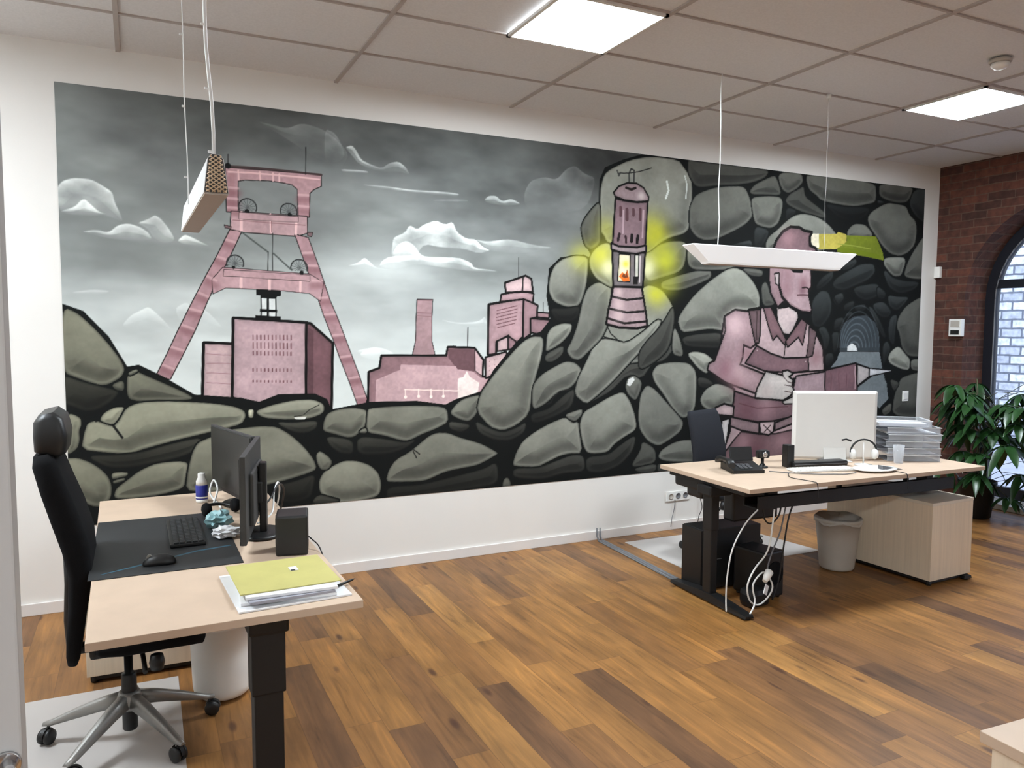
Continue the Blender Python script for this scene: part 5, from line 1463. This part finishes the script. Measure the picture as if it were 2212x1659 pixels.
bm = B(); bm_prism(bm, [(-0.08, 0), (0.08, 0.0), (-0.08, 0.03)], -0.02, 0.02, 0, 'y'); obj('holder_body', bm, M['greycable'], t)
cable('thin dark cable draped over the desk front below the phone', [(4.32, -1.60, Zr + 0.004), (4.22, -1.72, Zr + 0.006), (4.24, -1.86, Zr + 0.006), (4.245, -1.895, Zr - 0.004), (4.25, -1.90, Zr - 0.08)], 0.0025, M['black_plastic'])
cable('thin dark cable draped over the desk front right of the dish', [(4.98, -1.70, Zr + 0.004), (4.97, -1.84, Zr + 0.006), (4.975, -1.912, Zr + 0.004), (4.975, -1.925, Zr - 0.02), (4.975, -1.93, Zr - 0.09)], 0.0025, M['black_plastic'])
cable('black looping cable lying on the desk between phone and keyboard', [(4.26, -1.50, Zr + 0.004), (4.36, -1.62, Zr + 0.004), (4.46, -1.70, Zr + 0.004), (4.55, -1.74, Zr + 0.004), (4.62, -1.77, Zr + 0.004), (4.72, -1.76, Zr + 0.004)], 0.003, M['greycable'])
# letter trays
z = Zr
for i in range(6):
    dx, dy = [(0, 0), (0.004, 0.002), (-0.003, 0.004), (0.003, -0.002), (-0.002, 0.003), (-0.045, 0.03)][i]
    rz = -30 + [0, 1, -1.5, 1, 0.5, -6][i]
    pl = ['bottom', 'second from the bottom', 'third from the bottom', 'fourth from the bottom', 'second from the top', 'top'][i]
    t = thing('letter_tray', 'clear acrylic letter tray on the right desk, ' + pl + ' of the stack', 'letter tray', (5.500 + dx, -1.51 + dy, z), rz, 'clear letter trays stacked on the right desk')
    bm = B(); w, d, h = 0.345, 0.255, 0.038
    bm_box(bm, 0, 0, 0.0016, w, d, 0.003)
    bm_box(bm, 0, -d / 2 + 0.0015, 0.022, w, 0.003, h); bm_box(bm, 0, d / 2 - 0.0015, 0.022, w, 0.003, h); bm_box(bm, w / 2 - 0.0015, 0, 0.022, 0.003, d, h)
    obj('tray_shell', bm, M['clear'], t)
    bm = B(); bm_box(bm, 0, -d / 2 - 0.003, 0.0410, w + 0.01, 0.010, 0.004); bm_box(bm, 0, d / 2 + 0.003, 0.0410, w + 0.01, 0.010, 0.004); bm_box(bm, w / 2 + 0.001, 0, 0.0410, 0.008, d, 0.004)
    obj('rim', bm, M['clear_rim'], t)
    if i in (1, 4, 5):
        bm = B(); bm_box(bm, -0.004, 0, 0.0035 + [0, .0015, .003, 0, .002, .009][i], 0.305, 0.215, [0, .003, .006, 0, .004, .018][i]); obj('papers', bm, M['paper'], t)
    z += 0.0465

# ================================================================ potted plant by the window
t = thing('potted_plant', 'tall potted umbrella plant with glossy palmate leaves by the arched window', 'plant', (7.40, -0.80, 0))
bm = B(); bm_lathe(bm, [(0.10, 0.001), (0.115, 0.01), (0.145, 0.30), (0.155, 0.305), (0.155, 0.33), (0.143, 0.33), (0.138, 0.29), (0.0001, 0.285)], 40); obj('pot', bm, M['black_plastic'], t)
bm = B(); bm_lathe(bm, [(0.136, 0.285), (0.10, 0.298), (0.0001, 0.302)], 24); obj('soil', bm, M['soil'], t)
rg = random.Random(12)
stems = []; tips = []
bm = B()
def leaflet(bl, base, dirv, L, W, droop):
    dirv = dirv.normalized(); side = dirv.cross(Vector((0, 0, 1))).normalized(); nrm = side.cross(dirv).normalized()
    rows = []
    N = 7
    for i in range(N + 1):
        s = i / N
        c = base + dirv * (L * s) + Vector((0, 0, -droop * L * s * s))
        w = W * (math.sin(PI * min(1, s * 0.94 + 0.04)) ** 0.75) * (1.0 if s < 0.97 else 0.25)
        rows.append((c - side * w / 2 + nrm * 0.12 * w, c - nrm * 0.06 * W, c + side * w / 2 + nrm * 0.12 * w))
    vs = [[bl.verts.new(p) for p in r] for r in rows]
    for i in range(N):
        for k in range(2):
            fc = bl.faces.new((vs[i][k], vs[i][k + 1], vs[i + 1][k + 1], vs[i + 1][k])); fc.smooth = True
bl = B()
trunk = []
for k, (ax, ay, top) in enumerate(((0.02, 0.05, 1.22), (-0.05, -0.02, 0.95), (0.06, -0.04, 1.05), (0.0, -0.07, 0.78))):
    pts = [Vector((ax * 0.6, ay * 0.6, 0.29))]
    for q in range(1, 9):
        s = q / 8
        pts.append(Vector((ax * (0.6 + 2.0 * s * s) + 0.03 * math.sin(q + k), ay * (0.6 + 1.6 * s * s) + 0.02 * math.cos(q * 1.3 + k), 0.29 + (top - 0.29) * s)))
    bm_tube(bm, pts, [0.013 - 0.0011 * q for q in range(9)], 8)
    trunk.append(pts)
obj('stems', bm, M['stem'], t)
# leaf heads: (x, y, z, size) around the pot
heads = []
for i in range(34):
    z0 = rg.choice([0.42, 0.5, 0.6, 0.7, 0.8, 0.88, 0.95, 1.02, 1.1, 1.17])
    a = rg.uniform(0, 2 * PI); rr = rg.uniform(0.12, 0.46) * (1.0 if z0 > 0.6 else 0.8)
    x = rr * math.cos(a); y = rr * math.sin(a) - 0.06
    if x + 7.30 > 7.78 and -0.35 < y - 0.72 + 0.0: pass
    heads.append((min(max(x, -0.22), 0.44), min(y, 0.36), z0, rg.uniform(1.0, 1.35)))
heads += [(0.30, -0.52, 0.50, 1.2), (0.24, -0.40, 0.30, 1.15), (0.12, -0.45, 0.40, 1.0), (-0.18, 0.0, 1.10, 1.0), (-0.22, -0.05, 0.98, 1.0), (0.40, -0.55, 1.16, 1.2), (0.34, -0.42, 1.22, 1.1), (0.46, -0.6, 0.95, 1.1), (0.12, -0.2, 0.2, 0.9)]
bp = B()
for (x, y, z0, sc) in heads:
    hub = Vector((x, y, z0)); tr = rg.choice(trunk); st = min(tr, key=lambda p: abs(p.z - (z0 - 0.12)))
    mid = (st + hub) / 2 + Vector((0, 0, 0.07))
    bm_tube(bp, [st, mid, hub], 0.0028, 5)
    n = rg.choice([6, 7, 8]); a0 = rg.uniform(0, 6.28); out = Vector((x, y, 0)).normalized() if (abs(x) + abs(y)) > 0.01 else Vector((1, 0, 0))
    for k in range(n):
        a = a0 + 2 * PI * k / n
        d = Vector((math.cos(a), math.sin(a), rg.uniform(-0.35, 0.05))) + out * 0.25
        leaflet(bl, hub, d, sc * rg.uniform(0.13, 0.19), sc * rg.uniform(0.05, 0.068), rg.uniform(0.45, 1.0))
lim = XW - 7.40 + 0.27
for v in bl.verts:
    wx, wy = v.co.x, v.co.y - 0.80
    inwin = (AC - AR + 0.02 < wy < AC + AR - 0.02)
    mx = lim if inwin else XW - 7.40 - 0.01
    if v.co.x > mx: v.co.x = mx - 0.002 * (v.co.x - mx)
    if v.co.y > 0.78: v.co.y = 0.78
    if v.co.z < 0.02: v.co.z = 0.02
obj('leaves', bl, M['leaf'], t)
obj('leaf_stalks', bp, M['stem'], t)
